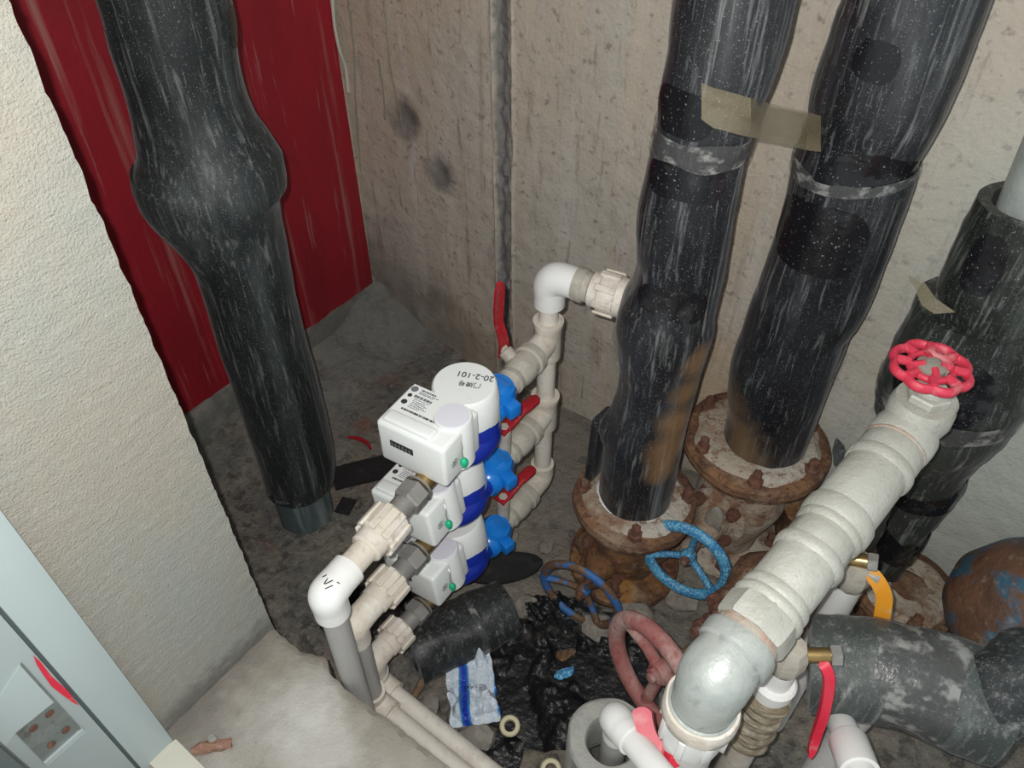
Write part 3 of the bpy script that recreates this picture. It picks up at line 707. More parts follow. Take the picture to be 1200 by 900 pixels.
bm = BM(); ellips(bm, V((P3X-.005, P3Y-.115, .19)), (.016, .008, .04), 20, .006, 40); part(v3, 'cement_blob', bm, 'curb', 'pale cement splash')
# flanges 3 and 4 at floor
tf = thing('pipe_flange', 'rusty round floor flange at the foot of the far right riser', 'flange', (.127, 1.02, .0))
flange(tf, (.140, 1.010, .072), .090, .026, 4, 'rust', a0=.4, crust=True)
bm = BM(); lathe(bm, (.135, 1.015, -.005), (0, 0, 1), [(0, .06), (.04, .052), (.082, .05)], 28); wobble(bm, .005, 25); part(tf, 'neck', bm, 'rust')

# rusty elbow/casing between the valves (pipe stub to the floor behind)
bm = BM(); tube(bm, [(-.04, 1.04, -.01), (-.045, 1.03, .09), (-.06, 1.02, .17)], [.055, .055, .045], 24); wobble(bm, .012, 18)
single('rusty_pipe_stub', bm, 'rust_orange', 'rusty lumpy pipe stub behind the thick pale pipe, beside the right flange', 'pipe')

# pink handwheel valve, lower middle
wc = at(767, 792, 1.10); wd = facing(767, 792, .42, -.84, .54)
t = thing('gate_valve', 'gate valve with a large faded red handwheel behind the grey foam ring', 'valve', (wc.x+.1, wc.y+.18, 0))
handwheel(t, wc, wd, .086, .0140, 3, 'pink_wheel', a0=.5, hint=(0, 0, 1), hub=.016, spr=.009, flat=.9, hubm='pink_wheel')
bm = BM(); lathe(bm, wc-wd*.02, -wd, [(0, .011), (.08, .011), (.081, .022), (.10, .03), (.15, .034), (.16, 0)], 20); part(t, 'stem_and_gland', bm, 'rust')
f = flange(t, wc-wd*.155, .055, .018, 4, 'rust', a0=.5, name='bonnet_flange', axis=-wd, rb=.044)
bm = BM(); ellips(bm, wc-wd*.24, (.07, .07, .08), 24, .012, 20); part(t, 'body', bm, 'rust')
bm = BM(); q = wc-wd*.24; lathe(bm, (q.x, q.y, -.01), (0, 0, 1), [(0, .05), (q.z-.03, .045)], 24); part(t, 'foot', bm, 'rust')
for k, (x, y) in enumerate(((812, 742), (838, 722), (822, 765))):
    bm = BM(); p = at(x, y, 1.12-.0*k); d = (at(x+40, y-24, 1.16)-p).normalized(); cyl(bm, p, d, .008, .07, 12, .002)
    cyl(bm, p+d*.012, d, .015, .012, 6, .001); cyl(bm, p+d*.034, d, .0155, .012, 6, .001); wobble(bm, .0015, 60, k)
    part(t, 'stud_bolt', bm, 'bolt')

# ================================================================= water supply bank: manifold, valves, meters, tails
MAN = V((-.498, .793, 0)); ZC = (.512, .349, .172)
ang_c = (4.9, 3.4, 2.0)
MO = ((0, 0, 0), (-.018, 0, .008), (-.014, 0, .020))
SH = (0, .004, .004)         # meters two and three sit a little nearer the step
def manifold():
    t = thing('plastic_manifold', 'upright white plastic manifold with three branches, joined to the middle riser', 'pipe', (MAN.x, MAN.y, ZC[2]-.03))
    zt = .612
    bm = BM(); lathe(bm, (MAN.x, MAN.y, ZC[2]), (0, 0, 1), [(0, .0155), (zt-ZC[2], .0155)], 28); part(t, 'riser_pipe', bm, 'ppr')
    for i, z in enumerate(ZC):
        th = math.radians(ang_c[i]); d = V((math.sin(th), -math.cos(th), 0))
        bm = BM()
        if i < 2: lathe(bm, (MAN.x, MAN.y, z-.036), (0, 0, 1), [(0, .0156), (0, .0215), (.004, .0225), (.062, .0225), (.066, .0245), (.074, .0245), (.074, .0156)], 32)
        else: tube(bm, [(MAN.x, MAN.y, z+.038), (MAN.x, MAN.y, z+.012), MAN+V((0, 0, z))+d*.010, MAN+V((0, 0, z))+d*.034], .0215, 28)
        lathe(bm, MAN+V((0, 0, z)), d, [(0, .0), (0, .0205), (.030, .0215), (.044, .0215), (.046, .016), (.046, 0)], 28)
        part(t, 'tee' if i < 2 else 'elbow', bm, 'ppr_fit')
    bm = BM(); e = V((MAN.x, MAN.y, zt)); d = V((.97, .13, -.0)).normalized()
    tube(bm, [e-V((0, 0, .03)), e-V((0, 0, .012)), e+V((0, 0, .006)), e+V((.008, .001, .018)), e+V((0, 0, .022))+d*.022, e+V((0, 0, .022))+d*.045], [.0245, .0245, .0255, .0255, .0245, .0235], 32, 30)
    part(t, 'top_elbow', bm, 'ppr_clean', 'clean white elbow')
    o = e+V((0, 0, .022))
    bm = BM(); lathe(bm, o+d*.042, d, [(0, 0), (0, .0255), (.014, .026), (.016, .023), (.03, .022), (.03, 0)], 28); part(t, 'collar', bm, 'valve_grey')
    bm = BM(); ribbed(bm, o+d*.066, d, .0265, .031, .046); lathe(bm, o+d*.110, d, [(0, .031), (.014, .029), (.014, 0)], 10); part(t, 'union', bm, 'ppr_fit')
def ribbed(bm, p, d, r0, r1, L_, n=8):
    """octagonal union body with raised ribs"""
    lathe(bm, p, d, [(0, 0), (0, r0*.85), (.003, r0), (L_*.35, r0), (L_*.4, r1), (L_-.004, r1), (L_, r1-.004), (L_, 0)], 24)
    x, y, a = frame_of(d)
    for i in range(n):
        an = 2*PI*i/n; o = x*math.cos(an)+y*math.sin(an); s = y*math.cos(an)-x*math.sin(an)
        bx(bm, p+a*L_*.62+o*(r1+.0006), (.010, .0045, L_*.66), cols(s, o, a), .001, 1)
manifold()

def lever(t, stem0, sdir, ldir, L_, m, sm='steel_dusty', w=.016, crank=.016, stl=.02, wide=None):
    """ball valve handle: stem, nut and a cranked flat lever"""
    sd = V(sdir).normalized(); l = V(ldir).normalized(); x = sd.cross(l).normalized()
    bm = BM(); cyl(bm, stem0, sd, .0115, stl, 20, .001); cyl(bm, V(stem0)+sd*stl, sd, .008, .008, 6, .0008); part(t, 'stem', bm, sm)
    p0 = V(stem0)+sd*(stl+.003); bm = BM()
    pts = [(-.012, 0, .011), (.012, 0, .010), (.028, crank*.45, .009), (.042, crank, .0085), (L_*.6, crank*1.1, w*.52), (L_*.92, crank*1.15, w*.52), (L_, crank*1.15, w*.3)]
    C = []
    for s, h, hw in pts:
        c = p0+l*s+sd*h; C.append([bm.verts.new(c+x*hw+sd*.0015), bm.verts.new(c+x*hw*.6+sd*.004), bm.verts.new(c-x*hw*.6+sd*.004), bm.verts.new(c-x*hw+sd*.0015), bm.verts.new(c-x*hw-sd*.0025), bm.verts.new(c-x*hw*.5-sd*.001), bm.verts.new(c+x*hw*.5-sd*.001), bm.verts.new(c+x*hw-sd*.0025)])
    for a, b in zip(C, C[1:]):
        for k in range(8): j = (k+1) % 8; bm.faces.new((a[k], a[j], b[j], b[k]))
    bm.faces.new(C[0][::-1]); bm.faces.new(C[-1])
    return part(t, 'lever', bm, m)
# branch ball valves
vl = ('grey ball valve on the top branch, its red lever pointing straight up', 'grey ball valve on the middle branch, red lever lying along the pipe', 'grey ball valve on the lowest branch, red lever lying along the pipe')
for i, z in enumerate(ZC):
    th = math.radians(ang_c[i]); d = V((math.sin(th), -math.cos(th), 0)); o = V((MAN.x, MAN.y, z)); x = V((0, 0, 1)).cross(d)
    t = thing('ball_valve', vl[i], 'valve', o+d*.09)
    bm = BM(); lathe(bm, o+d*.0465, d, [(0, 0), (0, .022), (.002, .0265), (.016, .0265), (.018, .0225), (.034, .025), (.048, .024), (.060, .0205), (.062, .022), (.070, .022), (.074, .0185), (.086, .018), (.086, 0)], 32)
    part(t, 'body', bm, 'valve_grey')
    if i == 0:
        s = (x*-.75+V((0, 0, .6))-V((0, .1, 0))).normalized() if x.x > 0 else (x*.75+V((0, 0, .6))).normalized()
        s = V((-.8, .05, .55)).normalized(); l = V((.12, -.06, .95)); 
        lv = lever(t, o+d*.085+s*.018, s, l, .115, 'red_lever', 'valve_grey', .019)
    else:
        s = V((0, 0, 1)); l = V((.1, .95, .0)); lv = lever(t, o+d*.130+s*.012, s, l, .080, 'red_lever', 'valve_grey', .020, .008, .058)

# one lockable blue valve + meter + tail, in a local frame: +y to the manifold, x right, z up
def local_thing(name, label, cat, group=None): return thing(name, label, cat, (0, 0, 0), 0, group)
# blue lock valve (local y from -.133 to -.185)
bv = local_thing('lock_valve', 'x', 'valve')
bm = BM(); Y = V((0, -1, 0)); lathe(bm, (0, -.134, 0), Y, [(0, 0), (0, .019), (.006, .022), (.014, .022), (.018, .026), (.034, .030), (.052, .030), (.060, .024), (.060, 0)], 8)
lathe(bm, (0, -.160, 0), (.25, 0, 1), [(0, .030), (.022, .028), (.034, .022), (.036, 0)], 24)
part(bv, 'body', bm, 'blue')
bm = BM(); dd = V((1, -.30, -.05)).normalized(); lathe(bm, (-.006, -.158, .010), dd, [(0, .030), (.024, .028), (.032, .018), (.036, .0135)], 24); bx(bm, V((-.006, -.158, .010))+dd*.040, (.024, .021, .022), cols(dd, V((0, 0, 1)).cross(dd), V((0, 0, 1))), .002); part(bv, 'lock_cap', bm, 'blue')
# meter
me_ = local_thing('water_meter', 'x', 'meter')
bm = BM(); ellips(bm, (-.004, -.232, -.010), (.048, .055, .036), 32); lathe(bm, (0, -.184, 0), Y, [(0, .0), (0, .019), (.02, .024), (.09, .026), (.115, .018), (.122, .0175), (.122, 0)], 24)
lathe(bm, (-.006, -.226, -.012), (0, 0, 1), [(0, .046), (.03, .047), (.04, .044)], 36)
part(me_, 'blue_body', bm, 'navy')
HX, HY = -.0085, -.222
bm = BM(); lathe(bm, (HX, HY, .004), (0, 0, 1), [(0, .0), (0, .046), (.004, .048), (.058, .0465), (.062, .0450), (.0735, .0440), (.076, .0415), (.0765, 0)], 56)
part(me_, 'round_head', bm, 'white')
bm = BM(); bx(bm, (-.016, -.297, .0435), (.106, .082, .073), None, .006, 3); part(me_, 'box', bm, 'white')
bm = BM(); lathe(bm, (.015, -.284, .006), (0, 0, 1), [(0, .0262), (.074, .0255), (.078, .0238), (.078, 0)], 44); part(me_, 'side_tower', bm, 'white')
bm = BM(); lathe(bm, (.015, -.284, .083), (0, 0, 1), [(0, .0222), (.0022, .0216), (.003, 0)], 44); part(me_, 'cap_disc', bm, 'disc', 'pale lilac disc')
bm = BM(); bx(bm, (-.024, -.323, .081), (.074, .020, .010), None, .004, 3); part(me_, 'ridge', bm, 'white')
bm = BM(); bx(bm, (-.030, -.3383, .050), (.036, .002, .010), None, .0005); sc_o = part(me_, 'display', bm, 'screen', 'narrow dark display window')
for k in range(6):
    bm = BM(); bx(bm, (-.044+k*.0055, -.3395, .050), (.003, .0006, .006)); part(me_, 'digit', bm, 'plate', None, sc_o)
# printed label on the box lid
bm = BM(); bx(bm, (-.030, -.284, .0803), (.068, .052, .0006)); lb = part(me_, 'printed_label', bm, 'white', 'printed sticker with rows of small grey type')
Lx = -.056
for r, (yy, x0, x1, h, m) in enumerate(((-.2635, -.048, -.024, .0028, 'ink_grey'), (-.2675, -.048, -.020, .0012, 'ink_grey'), (-.2700, -.048, -.026, .0012, 'ink_grey'), (-.2765, -.050, -.022, .0042, 'ink_grey'), (-.2815, -.048, -.024, .0010, 'ink_grey'),
        (-.285, -.046, -.028, .0011, 'ink_grey'), (-.288, -.046, -.024, .0011, 'ink_grey'), (-.291, -.046, -.026, .0011, 'ink_grey'), (-.294, -.046, -.020, .0011, 'ink_grey'), (-.297, -.046, -.030, .0011, 'ink_grey'), (-.3035, -.052, .000, .0030, 'ink'))):
    bm = BM(); xx = x0
    while xx < x1:
        wd_ = random.uniform(.0008, .0028); bx(bm, (xx, yy, .0808), (wd_, h, .0004)); xx += wd_+.0007
    part(me_, 'print_row', bm, m, None, lb)['kind'] = 'stuff'
for k, (x, y, r, sy) in enumerate(((-.058, -.266, .0052, 1), (-.057, -.2785, .0032, 1), (-.0565, -.292, .0042, .7))):
    bm = BM(); lathe(bm, (x, y, .0805), (0, 0, 1), [(0, r), (.0006, r), (.0006, 0)], 20); part(me_, 'print_mark', bm, 'ink_grey' if k == 0 else 'ink', None, lb)
bm = BM(); tube(bm, [(.036, -.300, .066), (.041, -.304, .060), (.043, -.308, .052), (.047, -.310, .044)], .0008, 6); part(me_, 'seal_wire', bm, 'wire')
bm = BM(); ellips(bm, (.0475, -.311, .040), (.0055, .0055, .0075), 16); cyl(bm, (.0475, -.311, .032), (0, 0, 1), .0035, .005, 12); part(me_, 'seal', bm, 'green', 'green plastic seal')
bm = BM()
for k in range(9):
    a = k/9*2*PI; bx(bm, (.0381, -.318+.006*math.cos(a), .040+.006*math.sin(a)), (.0006, .0022, .0008))
for k in range(3): bx(bm, (.0379, -.318, .037+k*.0028), (.0006, .007, .0008))
part(me_, 'round_stamp', bm, 'ink_grey')['kind'] = 'stuff'
# tail: union nut, adaptor, big union, pipe, elbow, drop pipe (length varies -> built per branch)
mlab = ('top water meter of the three, white box with number 20-2-101 handwritten on its round head',
        'middle water meter of the stack, white box shadowed by the fitting above it', 'lowest water meter of the stack, just above the black sheet on the floor')
blab = ('bright blue lock valve behind the top water meter', 'bright blue lock valve behind the middle water meter', 'bright blue lock valve behind the lowest water meter')
for i, z in enumerate(ZC):
    th = math.radians(ang_c[i]); d = V((math.sin(th), -math.cos(th), 0))
    loc = V((MAN.x, MAN.y, z))
    if i == 0: a, b = me_, bv
    else: a, b = copy_tree(me_), copy_tree(bv)
    a.location = loc + d*SH[i] + V(MO[i]); b.location = loc
    for q, l, g in ((a, mlab[i], 'water meters stacked in the shaft'), (b, blab[i], 'blue lock valves behind the meters')): q['label'] = l; q['group'] = g; q.rotation_euler = (0, 0, th)
    a.rotation_euler = (0, (0, -.12, -.12)[i], th)
    if i:   # the adaptor between the blue valve and the meter that sits further along
        bm = BM(); lathe(bm, loc+d*.183, d, [(0, 0), (0, .017), (SH[i]+.03, .017), (SH[i]+.03, 0)], 20); part(b, 'nipple', bm, 'navy', rot=None) if False else bm.free()
        bm = BM(); lathe(bm, (0, -.18, 0), Y, [(0, 0), (0, .020), (SH[i]+.02, .020), (SH[i]+.02, 0)], 20); link('nipple', bm, 'navy', b)
R180 = Matrix.Rotation(PI+.30, 3, 'Z')
text(me_, 'handwriting', '20-2-101', (HX+.006, HY+.018, .0810), R180, .0145, 'ink', label='handwritten number')
text(me_, 'handwriting', '门牌号', (HX+.008, HY+.001, .0810), R180, .0105, 'ink', label='handwritten characters')
for o in list(me_.children):
    pass
tl = ('first supply tail: white union, elbow and grey drop pipe nearest the step', 'second supply tail: cream union and grey drop pipe under the middle meter', 'third supply tail: cream union and drop pipe under the lowest meter')
TS = ((.352, .380, .402, .462, .531), (.350, .376, .398, .448, .488), (.343, .366, .386, .430, .457))
endz = []
for i, z in enumerate(ZC):
    th = math.radians(ang_c[i]); d = V((math.sin(th), -math.cos(th), 0)); o = V((MAN.x, MAN.y, z)); s0, s1, s2, s3, s4 = TS[i]
    if i == 2: d = V((-.017, -1, 0)).normalized()
    if i == 1: d = V((.032, -.999, 0)).normalized()
    if i == 0: d = V((.086, -.996, 0)).normalized()
    e = o+d*s4; t = thing('supply_tail', tl[i], 'pipe', (e.x, e.y, .02))
    bm = BM(); lathe(bm, o+d*(s0-.03), d, [(0, 0), (0, .0145), (.03, .0145), (.03, 0)], 20); part(t, 'brass_tail', bm, 'brass')
    bm = BM(); cyl(bm, o+d*s0, d, .0212, s1-s0, 6, .003, a0=.3); lathe(bm, o+d*s0, d, [(0, .021), (-.004, .02), (-.004, 0)], 20); part(t, 'union_nut', bm, 'nut_grey')
    bm = BM(); cyl(bm, o+d*(s1-.002), d, .0158, s2-s1+.004, 24); part(t, 'adaptor', bm, 'nut_grey')
    bm = BM(); ribbed(bm, o+d*s3, -d, .0215, .0262 if i == 0 else .0255, s3-s2); part(t, 'union', bm, 'ppr_fit')
    bm = BM(); lathe(bm, o+d*(s3-.01), d, [(0, .0165), (s4-s3, .0165)], 24); part(t, 'short_pipe', bm, 'ppr_fit')
    bm = BM(); r = .0215 if i == 0 else .0195
    tube(bm, [e-d*.040, e-d*.022, e-d*.004+V((0, 0, -.001)), e+V((0, 0, -.006)), e+V((0, 0, -.022)), e+V((0, 0, -.040))], [r, r, r*1.06, r*1.06, r, r], 32, 30)
    part(t, 'elbow', bm, 'ppr_clean' if i == 0 else 'ppr_fit')
    if i == 0:
        cdir = (CAM-e).normalized()
        def on_e(px, py):
            r_ = ray(px, py).normalized(); oc = CAM-e; b_ = oc.dot(r_); c_ = oc.dot(oc)-.0245**2; return CAM+r_*(-b_-math.sqrt(max(0, b_*b_-c_)))
        for ln in (((378, 676), (388, 672), (380, 684), (390, 680)), ((381, 690), (390, 686)), ((395, 682), (398, 684))):
            bm = BM(); tube(bm, [on_e(*q) for q in ln], .0007, 6, 12); part(t, 'pen_mark', bm, 'ink')
    # drop pipe down to the floor run along the step
    X = e.x; Yv = e.y; zb = (.09, .115, .10)[i]
    bm = BM(); tube(bm, [(X, Yv, z-.035), (X, Yv, zb+.045), (X, Yv, zb+.03)], .0158, 24); part(t, 'drop_pipe', bm, 'ppr_grey')
    if i == 0:
        bm = BM(); tube(bm, [(X, Yv, zb+.035), (X, Yv, .0)], .0158, 24, 4); part(t, 'foot_pipe', bm, 'ppr_grey')
    else:
        bm = BM(); tube(bm, [(X, Yv, zb+.036), (X, Yv, zb+.012), (X+.010, Yv, zb+.002), (X+.036, Yv, zb)], .0205, 24); part(t, 'foot_elbow', bm, 'ppr_fit')
        bm = BM(); tube(bm, [(X+.03, Yv, zb), (X+.30, Yv-.004, zb-.01), (X+.62, Yv-.008, zb-.02)], .0152, 24); part(t, 'floor_pipe', bm, 'ppr')
# pen mark on the clean elbow
P0 = None
# ================================================================= the big galvanised line
A = at(838, 792, .765); B = at(1068, 500, .915); B = V((B.x, B.y, B.z)); ax = (B-A); LL = ax.length; ax.normalize()
g = thing('galvanised_pipe', 'thick pale galvanised pipe with threaded couplings crossing at the right, elbow at its near end', 'pipe', A)
RR = .0385*.84; GS = .84
def seg_(s0, prof, m, name, seg=40, label=None, hexa=None):
    bm = BM(); lathe(bm, A+ax*s0, ax, prof, seg, a0=.2); wobble(bm, .0007, 40, s0); return part(g, name, bm, m, label)
k = LL/.30
def P(*a): return [(s*k, r*RR/.0385) for s, r in a]
# elbow
dz = V((0, 0, -1))
bm = BM()
tube(bm, [A+ax*.034, A+ax*.022, A+ax*.010+dz*.003, A+dz*.010, A-ax*.005+dz*.028, A-ax*.006+dz*.050], [.0350, .0350, .0368, .0368, .0340, .0325], 44, 40)
lathe(bm, A+ax*.024, ax, [(0, .0355), (.003, .0390), (.018, .0398), (.022, .0385), (.022, .03)], 44)
lathe(bm, A-ax*.006+dz*.046, dz, [(0, .033), (.002, .0355), (.006, .0355), (.008, .032)], 44)
wobble(bm, .0008, 30); part(g, 'elbow', bm, 'steel_elbow')
def sg(a, b, r0, name, m='steel_dusty', seg=44, label=None):
    l_ = b-a; bm = BM(); e_ = min(.004, l_*.3)
    lathe(bm, A+ax*a, ax, [(0, .025), (0, r0*.955), (e_, r0), (l_*.5, r0*1.006), (l_-e_, r0), (l_, r0*.955), (l_, .025)], seg, a0=.2); wobble(bm, .0007, 40, a); return part(g, name, bm, m, label)
sg(.044, .058, .0345, 'thread_seal', 'seam_red', label='reddish thread sealant')
sg(.056, .088, .0395, 'hex_nut', seg=8)
sg(.086, .098, .0392, 'coupling_ring'); sg(.097, .112, .0378, 'coupling_ring')
sg(.106, .168, .0352, 'pipe_barrel')
sg(.160, .176, .0388, 'coupling_ring'); sg(.174, .205, .0352, 'coupling_sleeve', seg=10)
sg(.203, .216, .0375, 'coupling_ring'); sg(.214, .238, .0395, 'coupling_ring')
sg(.230, .318, .0358, 'pipe_barrel')
sg(.308, .324, .0392, 'coupling_ring'); sg(.320, .352, .0362, 'coupling_sleeve')
sg(.350, .356, .0365, 'thread_seal', 'seam_red', label='reddish thread sealant'); sg(.355, .385, .0375, 'coupling_ring')
# white union below the elbow
e = A-ax*.006; u = thing('white_union', 'big white plastic union standing under the galvanised elbow', 'fitting', (e.x, e.y, .3))
zt = e.z-.054
bm = BM(); lathe(bm, (e.x, e.y, zt), (0, 0, -1), [(-.004, .031), (-.004, .0385), (.003, .0405), (.018, .0405), (.022, .037)], 40); wobble(bm, .0015, 40); part(u, 'collar', bm, 'ppr_fit')
bm = BM(); lathe(bm, (e.x, e.y, zt-.02), (0, 0, -1), [(0, .034), (.006, .035), (.05, .0345), (.052, .030), (.16, .030), (zt-.06, .030)], 12); part(u, 'nut', bm, 'ppr_clean')
for i in range(8):
    bm = BM(); an = 2*PI*i/8; bx(bm, (e.x+.0355*math.cos(an), e.y+.0355*math.sin(an), zt-.045), (.006, .008, .04), Matrix.Rotation(an, 3, 'Z'), .001); part(u, 'rib', bm, 'ppr_clean')

# gate valve with the red handwheel at the far end
B2 = A+ax*(LL+.004)
v = thing('gate_valve', 'pale gate valve with a bright red lobed handwheel, ending the galvanised pipe', 'valve', B2-V((0, 0, .045)))
bm = BM(); lathe(bm, B2-V((0, 0, .046)), (0, 0, 1), [(0, 0), (0, .022), (.008, .028), (.05, .033), (.062, .0365), (.080, .036), (.088, .033), (.090, 0)], 40); wobble(bm, .0007, 40)
part(v, 'body', bm, 'steel_dusty')
bm = BM(); cyl(bm, B2+V((0, 0, .043)), (0, 0, 1), .025, .012, 6, .002, a0=.35); cyl(bm, B2+V((0, 0, .054)), (0, 0, 1), .017, .010, 24, .002); part(v, 'bonnet_nut', bm, 'steel_dusty')
bm = BM(); cyl(bm, B2+V((0, 0, .060)), (0, 0, 1), .008, .03, 16); part(v, 'stem', bm, 'steel_dusty')
hc = B2+V((0, 0, .090)); hc = onz(1091, 430, hc.z) if abs(onz(1091, 430, hc.z).x-B2.x) < .03 else hc
bm = BM(); R0 = .0385
torus(bm, hc, (0, 0, 1), R0*.60, .0042, 48, 10, flat=1)
torus(bm, hc-V((0, 0, .001)), (0, 0, 1), R0, .0050, 96, 10, rf=lambda t_: R0*(1.02+.11*(abs(math.cos(4*t_+.4))-.6)), flat=1.25)
for i in range(8):
    an = 2*PI*i/8+(PI/2-.4)/4; tube(bm, [hc+V((math.cos(an)*R0*q, math.sin(an)*R0*q, .002)) for q in (.58, .78, .96)], .0055, 8, 4)
for i in range(4):
    an = 2*PI*i/4+.5; tube(bm, [hc+V((math.cos(an)*.008, math.sin(an)*.008, .004)), hc+V((math.cos(an)*R0*.6, math.sin(an)*R0*.6, 0))], .0048, 8, 3)
hw = part(v, 'handwheel', bm, 'red_wheel')
bm = BM(); lathe(bm, hc-V((0, 0, .003)), (0, 0, 1), [(0, .0), (0, .0165), (.006, .016), (.008, .0125), (.009, .008), (.011, .0075), (.012, 0)], 24); part(v, 'hub_washer', bm, 'curb', 'grey dusty hub', hw)
bm = BM(); lathe(bm, B2+ax*.028+V((0, 0, .0)), ax, [(0, .0), (0, .030), (.022, .030), (.026, .026), (.026, 0)], 32); part(v, 'rear_socket', bm, 'steel_dusty')

# ---- vertical branch with brass ball valve (red lever)
pv = at(922, 772, .875)
t = thing('ball_valve', 'brass-stemmed ball valve under the galvanised pipe, long bright red lever hanging down', 'valve', (pv.x, pv.y, pv.z-.06))
top = pv.z
bm = BM(); lathe(bm, (pv.x, pv.y, top+.03), (0, 0, -1), [(0, 0), (0, .016), (.016, .0215), (.034, .022), (.046, .0185), (.05, .017), (.05, 0)], 8); part(t, 'body', bm, 'valve_grey')
sd = V((.83, .5, .12)).normalized(); st = V((pv.x, pv.y, top+.010))+sd*.018
bm = BM(); cyl(bm, st, sd, .0085, .030, 20, .001); part(t, 'stem', bm, 'brass', 'brass stem')
bm = BM(); cyl(bm, st+sd*.026, sd, .0125, .012, 6, .001); part(t, 'stem_nut', bm, 'nut_grey')
L0 = st+sd*.026
def strap(t, name, pts, hw, th, m, nrm):
    bm = BM(); n_ = V(nrm).normalized(); C = catmull(pts, 24); prev = None
    for i, c in enumerate(C):
        tg = (C[min(i+1, 24)]-C[max(i-1, 0)]).normalized(); sd_ = tg.cross(n_).normalized(); nn = sd_.cross(tg)
        h = hw if not isinstance(hw, tuple) else hw[0]+(hw[1]-hw[0])*i/24
        h *= min(1, math.sqrt((min(i, 24-i)+.25)/2.4))
        r = [bm.verts.new(c+sd_*h+nn*th), bm.verts.new(c-sd_*h+nn*th), bm.verts.new(c-sd_*h-nn*th), bm.verts.new(c+sd_*h-nn*th)]
        if prev:
            for q in range(4): j = (q+1) % 4; bm.faces.new((prev[q], prev[j], r[j], r[q]))
        else: bm.faces.new(r[::-1])
        prev = r
    bm.faces.new(prev); bmesh.ops.bevel(bm, geom=[e for e in bm.edges if e.calc_face_angle(0) > 1], offset=.0012, segments=2, affect='EDGES')
    return part(t, name, bm, m)
dl = (L0-CAM).dot(FW)
strap(t, 'lever', [at(962, 776, dl+.0), at(968, 784, dl-.004), at(971, 800, dl), at(966, 832, dl+.02), at(957, 860, dl+.04), at(949, 886, dl+.05)], (.0062, .0048), .0045, 'red_bright', CAM-L0+V((.3, 0, 0)))
bt = thing('branch_pipe', 'short white branch pipe wrapped in muddy sealing tape, below the red lever valve', 'pipe', (pv.x, pv.y, 0))
bm = BM(); lathe(bm, (pv.x, pv.y, top-.018), (0, 0, -1), [(0, .0175), (.045, .0175), (.045, 0)], 24); part(bt, 'white_pipe', bm, 'ppr_clean')
bm = BM(); lathe(bm, (pv.x, pv.y, top-.052), (0, 0, -1), [(0, 0), (0, .0225), (.003, .0255), (.018, .0255), (.02, .0225), (.032, .022)], 28); part(bt, 'coupler', bm, 'ppr_clean')
bm = BM(); pr = []
for i in range(60): s = i/59*.14; pr.append((s, .0255+.0022*math.sin(i*.95)+.0012*math.sin(i*.37)))
lathe(bm, (pv.x, pv.y, top-.080), (0, 0, -1), [(0, .02)]+pr+[(.14, 0)], 32); wobble(bm, .003, 40); part(bt, 'wrapped_joint', bm, 'teflon', 'brown muddy wrapped joint')
bm = BM(); lathe(bm, (pv.x, pv.y, top-.215), (0, 0, -1), [(0, .02), (top-.23, .02)], 24); part(bt, 'lower_pipe', bm, 'ppr_fit')

# ---- second branch with yellow lever
py_ = at(998, 678, .985)
t = thing('ball_valve', 'brass-stemmed ball valve further along the galvanised pipe, short orange yellow lever', 'valve', (py_.x, py_.y, py_.z-.05))
bm = BM(); lathe(bm, (py_.x, py_.y, py_.z+.04), (0, 0, -1), [(0, 0), (0, .017), (.02, .0225), (.036, .0225), (.05, .018), (.055, 0)], 8); part(t, 'body', bm, 'valve_grey')
st = at(1004, 656, .955); sd = (at(1028, 660, .945)-st).normalized()
bm = BM(); cyl(bm, st-sd*.012, sd, .0095, .034, 20, .001); part(t, 'stem', bm, 'brass', 'brass stem')
bm = BM(); cyl(bm, st+sd*.012, sd, .012, .012, 6, .001); part(t, 'stem_nut', bm, 'nut_grey')
strap(t, 'lever', [at(1018, 668, .95), at(1030, 684, .95), at(1036, 700, .955), at(1034, 720, .965), at(1030, 740, .98)], .0095, .003, 'yellow', CAM-st)
bm = BM(); bx(bm, at(1020, 676, .955), (.02, .012, .018), None, .002); part(t, 'lever_root', bm, 'steel_dusty')
bt = thing('branch_pipe', 'white branch pipe dropping behind the horizontal black sleeve', 'pipe', (py_.x, py_.y, 0))
bm = BM(); lathe(bm, (py_.x, py_.y, py_.z-.01), (0, 0, -1), [(0, .0185), (py_.z-.02, .0185)], 24); part(bt, 'pipe', bm, 'ppr_clean')
# ---- white pipes at the bottom right
t = thing('white_outlet_pipe', 'white plastic pipe with a coupler sloping out below the horizontal black sleeve', 'pipe', at(985, 820, .95))
p0, p1, p2 = at(966, 806, 1.05), at(990, 858, .90), at(1022, 945, .80)
bm = BM(); tube(bm, [p0, p1, p2], .0165, 24, 12); part(t, 'pipe', bm, 'ppr_clean')
dd = (p2-p1).normalized(); bm = BM(); lathe(bm, p1+dd*.012, dd, [(0, .0165), (0, .0205), (.003, .022), (.05, .022), (.05, .017)], 28); part(t, 'coupler', bm, 'ppr_clean')
bm = BM(); tube(bm, [at(1030, 815, 1.08), at(985, 862, 1.03), at(945, 925, .98)], .019, 24)
single('grey_floor_pipe', bm, 'ppr_grey', 'grey pipe crossing behind the white outlet pipe near the bottom edge', 'pipe')

